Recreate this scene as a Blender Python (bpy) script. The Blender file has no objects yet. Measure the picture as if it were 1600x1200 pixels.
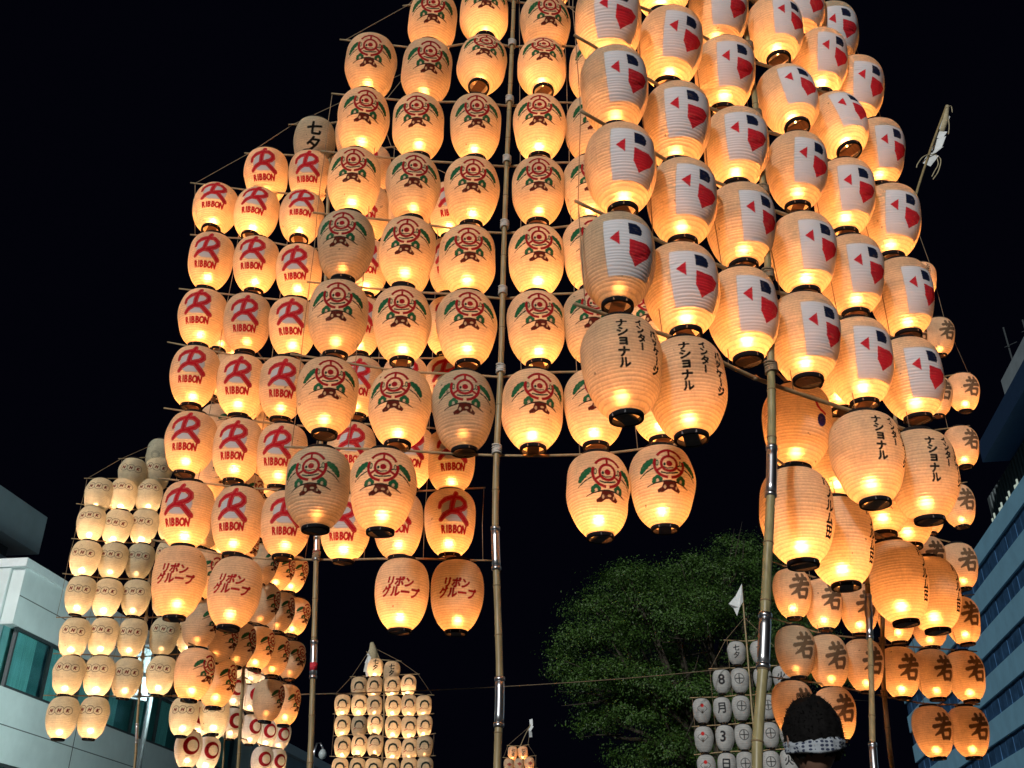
import bpy, bmesh, math, random
import numpy as np
from mathutils import Vector, Matrix

random.seed(7)
RNG = np.random.default_rng(7)
R_ = math.radians
scene = bpy.context.scene
COL = scene.collection

# ------------------------------------------------------------------ camera
F_PX, PITCH, CAM_H = 1560.0, R_(28.9), 1.05          # focal length in pixels of the 1600 px wide photograph
cam_d = bpy.data.cameras.new('Camera')
cam_d.sensor_width = 36.0
cam_d.lens = 36.0 * F_PX / 1600.0
cam_d.clip_start, cam_d.clip_end = 0.05, 3000
cam = bpy.data.objects.new('Camera', cam_d)
COL.objects.link(cam)
cam.location = (0, 0, CAM_H)
cam.rotation_euler = (R_(90) + PITCH, 0, 0)
scene.camera = cam

# ------------------------------------------------------------------ night sky, street light, exposure
world = bpy.data.worlds.new('World')
scene.world = world
world.use_nodes = True
bg = world.node_tree.nodes['Background']
bg.inputs['Color'].default_value = (0.30, 0.34, 1.0, 1)
bg.inputs['Strength'].default_value = 0.0026

sun_d = bpy.data.lights.new('street_light', 'SUN')     # the even white floodlighting of the street
sun_d.energy = 2.15
sun_d.angle = R_(3)
sun_d.color = (1.0, 0.99, 0.965)
sun = bpy.data.objects.new('street_light', sun_d)
COL.objects.link(sun)
SUN_AZ, SUN_EL = R_(-25), R_(22)                       # comes from behind the camera, from the left
sd = Vector((math.sin(SUN_AZ) * math.cos(SUN_EL), -math.cos(SUN_AZ) * math.cos(SUN_EL), math.sin(SUN_EL)))
sun.rotation_euler = sd.to_track_quat('Z', 'Y').to_euler()
sun.location = sd * 30

vs = scene.view_settings
vs.view_transform, vs.look, vs.exposure, vs.gamma = 'Standard', 'None', 0.0, 1.0
vs.use_curve_mapping = False
scene.render.engine = 'CYCLES'
cy = scene.cycles
cy.max_bounces, cy.diffuse_bounces, cy.transmission_bounces, cy.glossy_bounces = 5, 3, 4, 2
cy.caustics_reflective = cy.caustics_refractive = False
cy.sample_clamp_indirect = 4.0
cy.use_denoising = True
cy.use_light_tree = True

# ------------------------------------------------------------------ pixel -> world
FWD = Vector((0, math.cos(PITCH), math.sin(PITCH)))
UPV = Vector((0, -math.sin(PITCH), math.cos(PITCH)))
EYE = Vector((0, 0, CAM_H))

def ray(px, py):
    return Vector(((px - 800) / F_PX, 0, 0)) + UPV * ((600 - py) / F_PX) + FWD

def at_depth(px, py, z):                     # z along the optical axis
    return EYE + ray(px, py) * z

def at_fwd(px, py, y):                       # on the upright plane at distance y
    d = ray(px, py)
    return EYE + d * (y / d.y)

class Plane:                                 # an upright plane through a and b
    def __init__(s, a, b):
        d = (b - a); d.z = 0; d.normalize()
        s.a, s.d = a.copy(), d
        s.n = Vector((d.y, -d.x, 0))         # towards the camera
        if s.n.dot(EYE - a) < 0: s.n.negate()
    def hit(s, px, py, off=0.0):
        d = ray(px, py)
        t = (s.a + s.n * off - EYE).dot(s.n) / d.dot(s.n)
        return EYE + d * t

# ------------------------------------------------------------------ object helpers
def tag(o, label=None, cat=None, group=None, kind=None):
    if label: o['label'] = label
    if cat: o['category'] = cat
    if group: o['group'] = group
    if kind: o['kind'] = kind
    return o

def link(name, data, parent=None):
    o = bpy.data.objects.new(name, data)
    COL.objects.link(o)
    if parent is not None: o.parent = parent
    return o

def empty(name, loc, rz=0.0):
    o = link(name, None)
    o.location = loc
    o.rotation_euler = (0, 0, rz)
    o.empty_display_size = 0.1
    return o

def mesh_np(name, verts, faces, mats=(), smooth=True, midx=None):
    me = bpy.data.meshes.new(name)
    me.from_pydata([tuple(v) for v in verts], [], [tuple(f) for f in faces])
    for m in mats: me.materials.append(m)
    if midx is not None: me.polygons.foreach_set('material_index', midx)
    me.polygons.foreach_set('use_smooth', [smooth] * len(me.polygons))
    me.update()
    return me

class MB:                                    # collects simple shapes into one mesh
    def __init__(s): s.v, s.f = [], []
    def box(s, c, size, rot=None):
        b = len(s.v)
        for x in (-.5, .5):
            for y in (-.5, .5):
                for z in (-.5, .5):
                    p = Vector((x * size[0], y * size[1], z * size[2]))
                    if rot: p = rot @ p
                    s.v.append(tuple(Vector(c) + p))
        for q in ((0, 1, 3, 2), (4, 6, 7, 5), (0, 4, 5, 1), (2, 3, 7, 6), (0, 2, 6, 4), (1, 5, 7, 3)):
            s.f.append(tuple(b + i for i in q))
        return s
    def tube(s, pts, rad, n=8, cap=True):
        pts = [Vector(p) for p in pts]
        rads = rad if isinstance(rad, (list, tuple)) else [rad] * len(pts)
        b0 = len(s.v)
        ref = None
        for i, p in enumerate(pts):
            t = (pts[min(i + 1, len(pts) - 1)] - pts[max(i - 1, 0)])
            if t.length < 1e-9: t = Vector((0, 0, 1))
            t.normalize()
            if ref is None: ref = Vector((1, 0, 0)) if abs(t.x) < .9 else Vector((0, 1, 0))
            x = (ref - t * ref.dot(t)); x.normalize(); ref = x
            y = t.cross(x)
            for k in range(n):
                a = 2 * math.pi * k / n
                s.v.append(tuple(p + (x * math.cos(a) + y * math.sin(a)) * rads[i]))
        for i in range(len(pts) - 1):
            for k in range(n):
                k2 = (k + 1) % n
                s.f.append((b0 + i * n + k, b0 + i * n + k2, b0 + (i + 1) * n + k2, b0 + (i + 1) * n + k))
        if cap:
            s.f.append(tuple(b0 + k for k in reversed(range(n))))
            s.f.append(tuple(b0 + (len(pts) - 1) * n + k for k in range(n)))
        return s
    def lathe(s, prof, n=24, cap0=False, cap1=False):
        b0 = len(s.v)
        for r, z in prof:
            for k in range(n):
                a = 2 * math.pi * k / n
                s.v.append((r * math.cos(a), r * math.sin(a), z))
        for i in range(len(prof) - 1):
            for k in range(n):
                k2 = (k + 1) % n
                s.f.append((b0 + i * n + k, b0 + i * n + k2, b0 + (i + 1) * n + k2, b0 + (i + 1) * n + k))
        if cap0: s.f.append(tuple(b0 + k for k in reversed(range(n))))
        if cap1: s.f.append(tuple(b0 + (len(prof) - 1) * n + k for k in range(n)))
        return s
    def quad(s, a, b, c, d):
        i = len(s.v); s.v += [tuple(a), tuple(b), tuple(c), tuple(d)]; s.f.append((i, i + 1, i + 2, i + 3)); return s
    def mesh(s, name, mat, smooth=False):
        return mesh_np(name, s.v, s.f, [mat] if mat else [], smooth)
    def obj(s, name, mat, parent=None, smooth=False):
        return link(name, s.mesh(name, mat, smooth), parent)

# ------------------------------------------------------------------ materials
def new_mat(name):
    m = bpy.data.materials.new(name); m.use_nodes = True
    nt = m.node_tree
    for n in list(nt.nodes): nt.nodes.remove(n)
    out = nt.nodes.new('ShaderNodeOutputMaterial')
    return m, nt, out

def nd(nt, t, **kw):
    n = nt.nodes.new(t)
    for k, v in kw.items():
        if k in n.inputs.keys(): n.inputs[k].default_value = v
        else: setattr(n, k, v)
    return n

def simple(name, col, rough=.6, metal=0.0, var=.25, scale=8.0, bump=0.0, spec=.4, stretch=None, two=None):
    m, nt, out = new_mat(name)
    p = nd(nt, 'ShaderNodeBsdfPrincipled', Roughness=rough, Metallic=metal)
    p.inputs['Specular IOR Level'].default_value = spec
    tc = nd(nt, 'ShaderNodeTexCoord')
    mp = nd(nt, 'ShaderNodeMapping')
    if stretch: mp.inputs['Scale'].default_value = stretch
    nz = nd(nt, 'ShaderNodeTexNoise', Scale=scale, Detail=5.0, Roughness=.6)
    nt.links.new(tc.outputs['Object'], mp.inputs[0]); nt.links.new(mp.outputs[0], nz.inputs['Vector'])
    rp = nd(nt, 'ShaderNodeValToRGB')
    a = tuple(c * (1 - var) for c in col); b = two if two else tuple(min(1, c * (1 + var)) for c in col)
    rp.color_ramp.elements[0].position, rp.color_ramp.elements[1].position = .3, .7
    rp.color_ramp.elements[0].color = (*a, 1); rp.color_ramp.elements[1].color = (*b, 1)
    nt.links.new(nz.outputs['Fac'], rp.inputs[0]); nt.links.new(rp.outputs[0], p.inputs['Base Color'])
    if bump:
        bp = nd(nt, 'ShaderNodeBump', Strength=bump, Distance=.01)
        nt.links.new(nz.outputs['Fac'], bp.inputs['Height']); nt.links.new(bp.outputs[0], p.inputs['Normal'])
    nt.links.new(p.outputs[0], out.inputs[0])
    return m

def emitter(name, col, strength, sample=True):
    m, nt, out = new_mat(name)
    e = nd(nt, 'ShaderNodeEmission', Strength=strength); e.inputs[0].default_value = (*col, 1)
    nt.links.new(e.outputs[0], out.inputs[0])
    if not sample: m.cycles.emission_sampling = 'NONE'
    return m

def paper_mat(name, refl, trans, ink_trans=.42, tw=.48, fw=.15):
    """lantern paper: thin translucent washi; the attribute 'print' holds ink colour and cover, 'rib' the hoops inside"""
    m, nt, out = new_mat(name)
    L = nt.links.new
    at = nd(nt, 'ShaderNodeAttribute', attribute_name='print')
    rb = nd(nt, 'ShaderNodeAttribute', attribute_name='rib')
    oi = nd(nt, 'ShaderNodeObjectInfo')
    wn = nd(nt, 'ShaderNodeTexNoise', Scale=26.0, Detail=4.0, Roughness=.7)      # worn ink
    wm = nd(nt, 'ShaderNodeMapRange'); wm.inputs[1].default_value = .34; wm.inputs[2].default_value = .46; wm.inputs[3].default_value = .94; wm.inputs[4].default_value = 1.0
    L(wn.outputs['Fac'], wm.inputs[0])
    al = nd(nt, 'ShaderNodeMath', operation='MULTIPLY'); L(at.outputs['Alpha'], al.inputs[0]); L(wm.outputs[0], al.inputs[1])
    tc = nd(nt, 'ShaderNodeTexCoord')
    off = nd(nt, 'ShaderNodeVectorMath', operation='ADD')
    sc = nd(nt, 'ShaderNodeMath', operation='MULTIPLY'); sc.inputs[1].default_value = 37.0
    L(oi.outputs['Random'], sc.inputs[0]); L(tc.outputs['Object'], off.inputs[0]); L(sc.outputs[0], off.inputs[1]); L(off.outputs[0], wn.inputs['Vector'])
    nf = nd(nt, 'ShaderNodeTexNoise', Scale=70.0, Detail=3.0); L(off.outputs[0], nf.inputs['Vector'])     # fibres
    ns = nd(nt, 'ShaderNodeTexNoise', Scale=5.0, Detail=4.0, Roughness=.65); L(off.outputs[0], ns.inputs['Vector'])  # stains
    mr = nd(nt, 'ShaderNodeMapRange'); mr.inputs[1].default_value = .3; mr.inputs[2].default_value = .7
    mr.inputs[3].default_value = .88; mr.inputs[4].default_value = 1.06; L(nf.outputs['Fac'], mr.inputs[0])
    ms = nd(nt, 'ShaderNodeMapRange'); ms.inputs[1].default_value = .35; ms.inputs[2].default_value = .62
    ms.inputs[3].default_value = .80; ms.inputs[4].default_value = 1.03; L(ns.outputs['Fac'], ms.inputs[0])
    # dark flecks and little scuffs
    nk = nd(nt, 'ShaderNodeTexNoise', Scale=16.0, Detail=2.0); L(off.outputs[0], nk.inputs['Vector'])
    mk = nd(nt, 'ShaderNodeMapRange'); mk.inputs[1].default_value = .735; mk.inputs[2].default_value = .76
    mk.inputs[3].default_value = 1.0; mk.inputs[4].default_value = .45; L(nk.outputs['Fac'], mk.inputs[0])
    k1 = nd(nt, 'ShaderNodeMath', operation='MULTIPLY'); L(mr.outputs[0], k1.inputs[0]); L(ms.outputs[0], k1.inputs[1])
    k2 = nd(nt, 'ShaderNodeMath', operation='MULTIPLY'); L(k1.outputs[0], k2.inputs[0]); L(mk.outputs[0], k2.inputs[1])
    rr = nd(nt, 'ShaderNodeMapRange'); rr.inputs[3].default_value = 1.0; rr.inputs[4].default_value = .60; L(rb.outputs['Fac'], rr.inputs[0])
    k3 = nd(nt, 'ShaderNodeMath', operation='MULTIPLY'); L(k2.outputs[0], k3.inputs[0]); L(rr.outputs[0], k3.inputs[1])
    def tinted(base, inkmul, kmul):
        b = nd(nt, 'ShaderNodeRGB'); b.outputs[0].default_value = (*base, 1)
        s = nd(nt, 'ShaderNodeVectorMath', operation='SCALE'); L(b.outputs[0], s.inputs[0]); L(kmul.outputs[0], s.inputs['Scale'])
        i = nd(nt, 'ShaderNodeVectorMath', operation='SCALE'); L(at.outputs['Color'], i.inputs[0]); i.inputs['Scale'].default_value = inkmul
        mx = nd(nt, 'ShaderNodeMix', data_type='RGBA')
        L(al.outputs[0], mx.inputs['Factor']); L(s.outputs[0], mx.inputs['A']); L(i.outputs[0], mx.inputs['B'])
        return mx
    cr, ct = tinted(refl, 1.0, k2), tinted(trans, ink_trans, k3)
    df = nd(nt, 'ShaderNodeBsdfDiffuse'); L(cr.outputs['Result'], df.inputs[0])
    tl = nd(nt, 'ShaderNodeBsdfTranslucent'); L(ct.outputs['Result'], tl.inputs[0])
    m1 = nd(nt, 'ShaderNodeMixShader')
    twn = nd(nt, 'ShaderNodeMapRange'); twn.inputs[3].default_value = tw; twn.inputs[4].default_value = tw * .30   # ink hides the light
    L(al.outputs[0], twn.inputs[0]); L(twn.outputs[0], m1.inputs[0])
    L(df.outputs[0], m1.inputs[1]); L(tl.outputs[0], m1.inputs[2])
    last = m1
    if fw:
        rf = nd(nt, 'ShaderNodeBsdfRefraction', Roughness=.66, IOR=1.33); L(ct.outputs['Result'], rf.inputs[0])
        m2 = nd(nt, 'ShaderNodeMixShader')
        fwn = nd(nt, 'ShaderNodeMapRange'); fwn.inputs[3].default_value = fw; fwn.inputs[4].default_value = fw * .15
        L(al.outputs[0], fwn.inputs[0]); L(fwn.outputs[0], m2.inputs[0])
        L(m1.outputs[0], m2.inputs[1]); L(rf.outputs[0], m2.inputs[2]); last = m2
    L(last.outputs[0], out.inputs[0])
    return m

PAPER = paper_mat('lantern_paper', (.87, .73, .50), (.98, .86, .68))
PAPER_PALE = paper_mat('pale_lantern_paper', (.84, .82, .60), (.98, .94, .82))
PAPER_WHITE = paper_mat('white_lantern_paper', (.90, .90, .87), (.95, .95, .92))
RIM = simple('black_paper_rim', (.010, .010, .012), rough=.85, var=.4, scale=40, spec=.12)
WOOD = simple('plain_wood_board', (.30, .17, .085), rough=.7, var=.3, scale=14, stretch=(1, 8, 1))
WOOD_GREY = simple('painted_grey_board', (.16, .16, .165), rough=.7, var=.2, scale=18)
WAX = simple('candle_wax', (.8, .75, .62), rough=.5, var=.05)
FLAME = emitter('candle_flame', (1.0, .62, .2), 14, sample=False)
BAMBOO = simple('aged_bamboo', (.31, .235, .115), rough=.45, var=.35, scale=5, stretch=(9, 9, 1.2), spec=.5)
BAMBOO_G = simple('olive_bamboo', (.30, .255, .12), rough=.42, var=.32, scale=5, stretch=(9, 9, 1.2), spec=.5)
BAR = simple('thin_bamboo', (.36, .26, .14), rough=.55, var=.35, scale=9)
NODE = simple('bamboo_node', (.20, .14, .07), rough=.6, var=.3, scale=30)
CORD = simple('hemp_cord', (.33, .24, .15), rough=.9, var=.3, scale=60)
STEEL = simple('steel_sleeve', (.70, .72, .75), rough=.30, metal=1.0, var=.08, scale=6)
TAPE = simple('white_cloth_tape', (.62, .58, .52), rough=.8, var=.2, scale=25)
RED_TAPE = simple('red_cloth_tape', (.55, .03, .05), rough=.7, var=.2, scale=25)
STREAMER = simple('white_streamer_paper', (.74, .78, .78), rough=.7, var=.12, scale=9)
STRAW = simple('straw_rope', (.44, .38, .24), rough=.9, var=.3, scale=40)

# ------------------------------------------------------------------ the street
S_DIR, N_DIR = Vector((math.sin(R_(7)), math.cos(R_(7)), 0)), Vector((math.cos(R_(7)), -math.sin(R_(7)), 0))
def street(n, s, z=0.0): return N_DIR * n + S_DIR * s + Vector((0, 0, z))
SROT = Matrix.Rotation(-R_(7), 3, 'Z')
def sbox(mb, n0, n1, s0, s1, z0, z1):
    return mb.box(street((n0 + n1) / 2, (s0 + s1) / 2, (z0 + z1) / 2), (abs(n1 - n0), abs(s1 - s0), abs(z1 - z0)), SROT)
S2_DIR, N2_DIR, SROT2 = Vector((math.sin(R_(10)), math.cos(R_(10)), 0)), Vector((math.cos(R_(10)), -math.sin(R_(10)), 0)), Matrix.Rotation(-R_(10), 3, 'Z')
def street2(n, s, z=0.0): return N2_DIR * n + S2_DIR * s + Vector((0, 0, z))       # the right side of the street is turned a little
def sbox2(mb, n0, n1, s0, s1, z0, z1):
    return mb.box(street2((n0 + n1) / 2, (s0 + s1) / 2, (z0 + z1) / 2), (abs(n1 - n0), abs(s1 - s0), abs(z1 - z0)), SROT2)

ASPHALT = simple('asphalt', (.045, .046, .048), rough=.9, var=.35, scale=30, bump=.3)
PAVE = simple('paving_concrete', (.24, .235, .22), rough=.9, var=.2, scale=6)
KERB = simple('kerb_stone', (.30, .30, .29), rough=.85, var=.2, scale=8)
PAINT = simple('road_paint', (.72, .72, .70), rough=.7, var=.12, scale=20)
b = MB(); b.quad((-900, -300, 0), (900, -300, 0), (900, 1500, 0), (-900, 1500, 0))
tag(b.obj('road', ASPHALT), kind='structure')
for (n0, n1, nm) in ((-19.4, -13.5, 0), (23.5, 29.8, 1)):
    b = MB(); sbox(b, n0, n1, -40, 260, 0.004, .13)
    pv = tag(b.obj('pavement', PAVE), kind='structure')
    k0 = n1 if nm == 0 else n0 - .22
    b = MB(); sbox(b, k0, k0 + .22, -40, 260, 0.004, .15); b.obj('kerb', KERB, pv)
b = MB()
for k in range(24):
    for n in (-4.5, 5.0, 14.0): sbox(b, n, n + .15, -10 + k * 10, -4 + k * 10, -.1, .004)
tag(b.obj('lane_markings', PAINT), kind='structure')

# ------------------------------------------------------------------ buildings
WHITE_WALL = simple('white_wall_panels', (.74, .79, .78), rough=.75, var=.07, scale=1.2)
GREY_WALL = simple('grey_blue_wall', (.34, .42, .46), rough=.8, var=.12, scale=.7)
FRAME_DK = simple('dark_window_frame', (.05, .06, .065), rough=.5, var=.2)
JOINT = simple('dark_joint', (.12, .13, .13), rough=.9, var=.2)
BLIND = simple('teal_window_blind', (.12, .33, .33), rough=.9, var=.3, scale=.8)
CURTAIN = simple('teal_curtain', (.30, .62, .60), rough=.9, var=.25, scale=3, stretch=(6, 6, .3))
BLUE_BAND = simple('pale_blue_spandrel', (.30, .66, .92), rough=.7, var=.10, scale=.5)
BLUE_DARK = simple('deep_blue_glazing', (.055, .15, .31), rough=.25, var=.35, scale=.8)
MULLION = simple('blue_mullion', (.03, .07, .15), rough=.4, var=.2)
COPING = simple('white_coping', (.82, .85, .85), rough=.6, var=.05)
def glass_mat():
    m, nt, out = new_mat('window_glass')
    tr = nd(nt, 'ShaderNodeBsdfTransparent'); tr.inputs[0].default_value = (.80, .92, .92, 1)
    gl = nd(nt, 'ShaderNodeBsdfGlossy', Roughness=.05); gl.inputs[0].default_value = (.8, .9, .9, 1)
    mx = nd(nt, 'ShaderNodeMixShader'); mx.inputs[0].default_value = .10
    nt.links.new(tr.outputs[0], mx.inputs[1]); nt.links.new(gl.outputs[0], mx.inputs[2]); nt.links.new(mx.outputs[0], out.inputs[0])
    return m
GLASS = glass_mat()

# white building on the left: panel walls, two strips of windows
N0, S0, S1, ROOF = -19.6, 29.3, 49.5, 11.57
wb = empty('white_building', street(N0 - 8, (S0 + S1) / 2))
tag(wb, 'white panelled building with strips of dark teal windows behind the oval lanterns', 'building')
def wobj(mb, name, mat, parent=wb, root=wb):
    for i, v in enumerate(mb.v): mb.v[i] = tuple(Vector(v) - root.location)
    return mb.obj(name, mat, parent)
strips = [(3.75, 5.70), (7.83, 9.73)]
zs = [0] + [z for st in strips for z in st] + [ROOF]
b = MB()
sbox(b, N0 - 16, N0 - .45, S0 + .05, S1, 0, ROOF - .3)                                   # core
wobj(b, 'core_wall', GREY_WALL)
b = MB()
for i in range(0, len(zs), 2): sbox(b, N0 - .44, N0, S0, S1, zs[i], zs[i + 1] - .002)
wobj(b, 'side_wall', WHITE_WALL)
b = MB()
for i in range(0, 6):
    for j in range(5):
        z0 = i * 1.93; z1 = min(z0 + 1.90, ROOF); n0 = N0 - .46 - j * 3.2
        sbox(b, n0 - 3.16, n0, S0 - .10, S0 + .045, z0, z1)
wobj(b, 'front_panel', WHITE_WALL)
b = MB(); sbox(b, N0 - 16.2, N0 + .10, S0 - .18, S1, ROOF, ROOF + .28); wobj(b, 'coping', COPING)
for i in range(0, len(zs), 2):                                                           # recessed joints of the side wall
    for k in range(1, 4):
        s = S0 + (S1 - S0) * k / 4
        b = MB(); sbox(b, N0 - .01, N0 + .006, s - .02, s + .02, zs[i] + .02, zs[i + 1] - .05); wobj(b, 'wall_joint', JOINT)
    zm = (zs[i] + zs[i + 1]) / 2
    b = MB(); sbox(b, N0 - .01, N0 + .006, S0 + .02, S1 - .02, zm - .015, zm + .015); wobj(b, 'wall_joint', JOINT)
for z0, z1 in strips:
    ns = 9; ds = (S1 - S0 - .8) / ns
    b = MB(); sbox(b, N0 - .43, N0 - .38, S0 + .2, S1 - .2, z0, z1); wobj(b, 'window_recess', BLIND)
    for k in range(ns):
        s0 = S0 + .4 + k * ds
        wf = MB(); sbox(wf, N0 - .16, N0 - .04, s0, s0 + .09, z0, z1); sbox(wf, N0 - .16, N0 - .04, s0 + .09, s0 + ds, z0, z0 + .09); sbox(wf, N0 - .16, N0 - .04, s0 + .09, s0 + ds, z1 - .09, z1)
        w = wobj(wf, 'window', FRAME_DK)
        g = MB(); sbox(g, N0 - .115, N0 - .095, s0 + .09, s0 + ds, z0 + .09, z1 - .09); wobj(g, 'pane', GLASS, w)
        if k % 4 != 2 or z0 > 6:
            c = MB(); f = random.uniform(.45, .9); nfold = 14
            for q in range(nfold):
                a0 = s0 + .12 + (ds - .2) * f * q / nfold; a1 = s0 + .12 + (ds - .2) * f * (q + 1) / nfold
                o0, o1 = (.24, .19) if q % 2 else (.19, .24)
                c.quad(street(N0 - o0, a0, z0 + .05), street(N0 - o1, a1, z0 + .05), street(N0 - o1, a1, z1 - .06), street(N0 - o0, a0, z1 - .06))
            wobj(c, 'curtain', CURTAIN, w)
# taller block behind it
ub = empty('grey_block', street(-30, 33)); tag(ub, 'taller dark grey block with overhanging roof fascia behind the white building', 'building')
b = MB(); sbox(b, -44, -24.6, 24, 35.8, 0, 14.2); wobj(b, 'wall', GREY_WALL, ub, ub)
b = MB(); sbox(b, -44, -24, 23.6, 36.5, 14.7, 16.3); wobj(b, 'roof_fascia', GREY_WALL, ub, ub)
b = MB(); sbox(b, -43.5, -24.8, 24, 35.6, 14.2, 14.7); wobj(b, 'soffit', FRAME_DK, ub, ub)
for k in range(4):
    b = MB(); sbox(b, -24.5, -24.42, 36.2 + k * .5, 36.26 + k * .5, 11.5, 13.2); wobj(b, 'railing_post', FRAME_DK, ub, ub)
b = MB(); sbox(b, -24.52, -24.40, 35.8, 37.9, 13.2, 13.26); sbox(b, -44, -24.3, 35.8, 38, 0, 11.5); wobj(b, 'railing_ledge', GREY_WALL, ub, ub)
# next building down the street, red capitals on its fascia
nb_ = empty('shop_building', street(-27, 70)); tag(nb_, 'far shop building with bright white roof edge and dark red sign lettering', 'building')
b = MB(); sbox(b, -36, -19.9, 52, 92, 0, 10.0); wobj(b, 'wall', GREY_WALL, nb_, nb_)
b = MB(); sbox(b, -36, -19.6, 51.8, 92, 10.0, 10.5); wobj(b, 'coping', COPING, nb_, nb_)
SIGN_RED = simple('sign_red', (.30, .02, .04), rough=.5, var=.1)
for ci, ch in enumerate('MO'):
    c = bpy.data.curves.new('sign', 'FONT'); c.body = ch; c.size = 2.3; c.extrude = .06
    o = bpy.data.objects.new('sign', c); COL.objects.link(o); bpy.context.view_layer.update()
    me = bpy.data.meshes.new_from_object(o); bpy.data.objects.remove(o)
    me.materials.clear(); me.materials.append(SIGN_RED)
    o = link('sign_letter', me, nb_)
    m3 = Matrix((S_DIR, Vector((0, 0, 1)), N_DIR)).transposed()
    o.matrix_local = Matrix.Translation(street(-19.78, 61 - ci * 2.2 + 2.2 * ci * 2, 7.6) - nb_.location) @ m3.to_4x4()
for k in range(8):
    b = MB(); sbox(b, -19.92, -19.84, 55 + k * 4.5, 58.6 + k * 4.5, 3.0, 6.2); w = wobj(b, 'window', FRAME_DK, nb_, nb_)
    b = MB(); sbox(b, -19.85, -19.82, 55.15 + k * 4.5, 58.45 + k * 4.5, 3.15, 6.05); wobj(b, 'pane', BLUE_DARK, w, nb_)

# striped office block on the right
PLANT = simple('dark_grey_cladding', (.11, .14, .145), rough=.8, var=.15, scale=.6)
sb = empty('striped_building', street2(36, 95)); tag(sb, 'pale blue striped office block with deep blue window bands', 'building')
SN, SS0, SS1 = 27.7, 52.0, 144.0
b = MB(); sbox2(b, SN + .35, SN + 20, SS0 + .1, SS1 - .1, 0, 33.0); wobj(b, 'core', MULLION, sb, sb)
zd = [(22.6 + 3.7 * k, 24.3 + 3.7 * k) for k in range(-6, 3)]
prev = 0.0
for z0, z1 in zd + [(33.4, 33.4)]:
    b = MB(); sbox2(b, SN, SN + 20.2, SS0, SS1, prev, z0 - .002); wobj(b, 'spandrel_band', BLUE_BAND, sb, sb)
    prev = z1
for z0, z1 in zd:
    k, s = 0, SS0 + .4
    while s < SS1 - 1:
        w = random.choice((1.6, 2.1, 2.6))
        b = MB(); sbox2(b, SN + .20 - .02 * (k % 2), SN + .34, s, min(s + w - .12, SS1 - .3), z0 + .02, z1 - .02); wobj(b, 'window', BLUE_DARK, sb, sb)
        s += w; k += 1
# rooftop plant storey with corrugated wall and a small lit sign
b = MB(); sbox2(b, SN + 1.8, SN + 18, SS0, 96, 33.4, 37.8); wobj(b, 'plant_room', PLANT, sb, sb)
b = MB()
for k in range(50): sbox2(b, SN + 1.62, SN + 1.79, 53 + k * .85, 53.4 + k * .85, 33.6, 37.6)
cor = wobj(b, 'corrugated_cladding', PLANT, sb, sb); cor['kind'] = 'stuff'
b = MB(); sbox2(b, SN - .6, SN + 18, SS0, 87, 37.8, 39.6); wobj(b, 'roof_canopy', MULLION, sb, sb)
SIGN_LIT = emitter('lit_sign', (.85, 1.0, .85), .45, sample=False)
for k in range(4):
    b = MB(); s = 91 - k * 2.6
    sbox2(b, SN + .5, SN + .6, s, s + .22, 33.5, 34.5); sbox2(b, SN + .5, SN + .6, s + .8, s + 1.02, 33.5, 34.3)
    if k % 2: sbox2(b, SN + .5, SN + .6, s + .24, s + .78, 34.0, 34.2)
    wobj(b, 'lit_sign_letter', SIGN_LIT, sb, sb)
tb = empty('far_tower', street2(44, 74)); tag(tb, 'dim grey green tower block above the striped office block', 'building')
b = MB(); sbox2(b, 36, 56, 44, 103, 0, 54.0); wobj(b, 'wall', GREY_WALL, tb, tb)
b = MB(); sbox2(b, 35.6, 56.4, 43.6, 103.4, 47.5, 48.5); wobj(b, 'ledge', FRAME_DK, tb, tb)
for k in range(3):
    b = MB(); b.tube([street2(37 + k, 101 - 3 * k, 53.8), street2(37 + k, 101 - 3 * k, 59.5 - k)], .09, 6); b.tube([street2(36.6 + k, 101 - 3 * k, 57), street2(37.6 + k, 100 - 3 * k, 57)], .05, 5); wobj(b, 'antenna', FRAME_DK, tb, tb)

# ------------------------------------------------------------------ the tree
BARK = simple('tree_bark', (.045, .038, .028), rough=.95, var=.4, scale=6, bump=.6)
def leaf_mat(name, col):
    m, nt, out = new_mat(name)
    oi = nd(nt, 'ShaderNodeNewGeometry'); rp = nd(nt, 'ShaderNodeValToRGB')
    rp.color_ramp.elements[0].color = (col[0] * .55, col[1] * .55, col[2] * .55, 1); rp.color_ramp.elements[1].color = (col[0] * 1.5, col[1] * 1.35, col[2] * 1.2, 1)
    nt.links.new(oi.outputs['Random Per Island'], rp.inputs[0])
    p = nd(nt, 'ShaderNodeBsdfPrincipled', Roughness=.5); nt.links.new(rp.outputs[0], p.inputs['Base Color'])
    tl = nd(nt, 'ShaderNodeBsdfTranslucent'); nt.links.new(rp.outputs[0], tl.inputs[0])
    mx = nd(nt, 'ShaderNodeMixShader'); mx.inputs[0].default_value = .3
    nt.links.new(p.outputs[0], mx.inputs[1]); nt.links.new(tl.outputs[0], mx.inputs[2]); nt.links.new(mx.outputs[0], out.inputs[0])
    return m
LEAF = leaf_mat('broad_leaf', (.050, .125, .022))
TY = 33.0
tbase = Vector((at_fwd(1110, 1200, TY).x, TY, 0))
tree = empty('broadleaf_tree', tbase); tag(tree, 'large dark green broadleaf tree behind the unlit white lanterns', 'tree')
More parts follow.
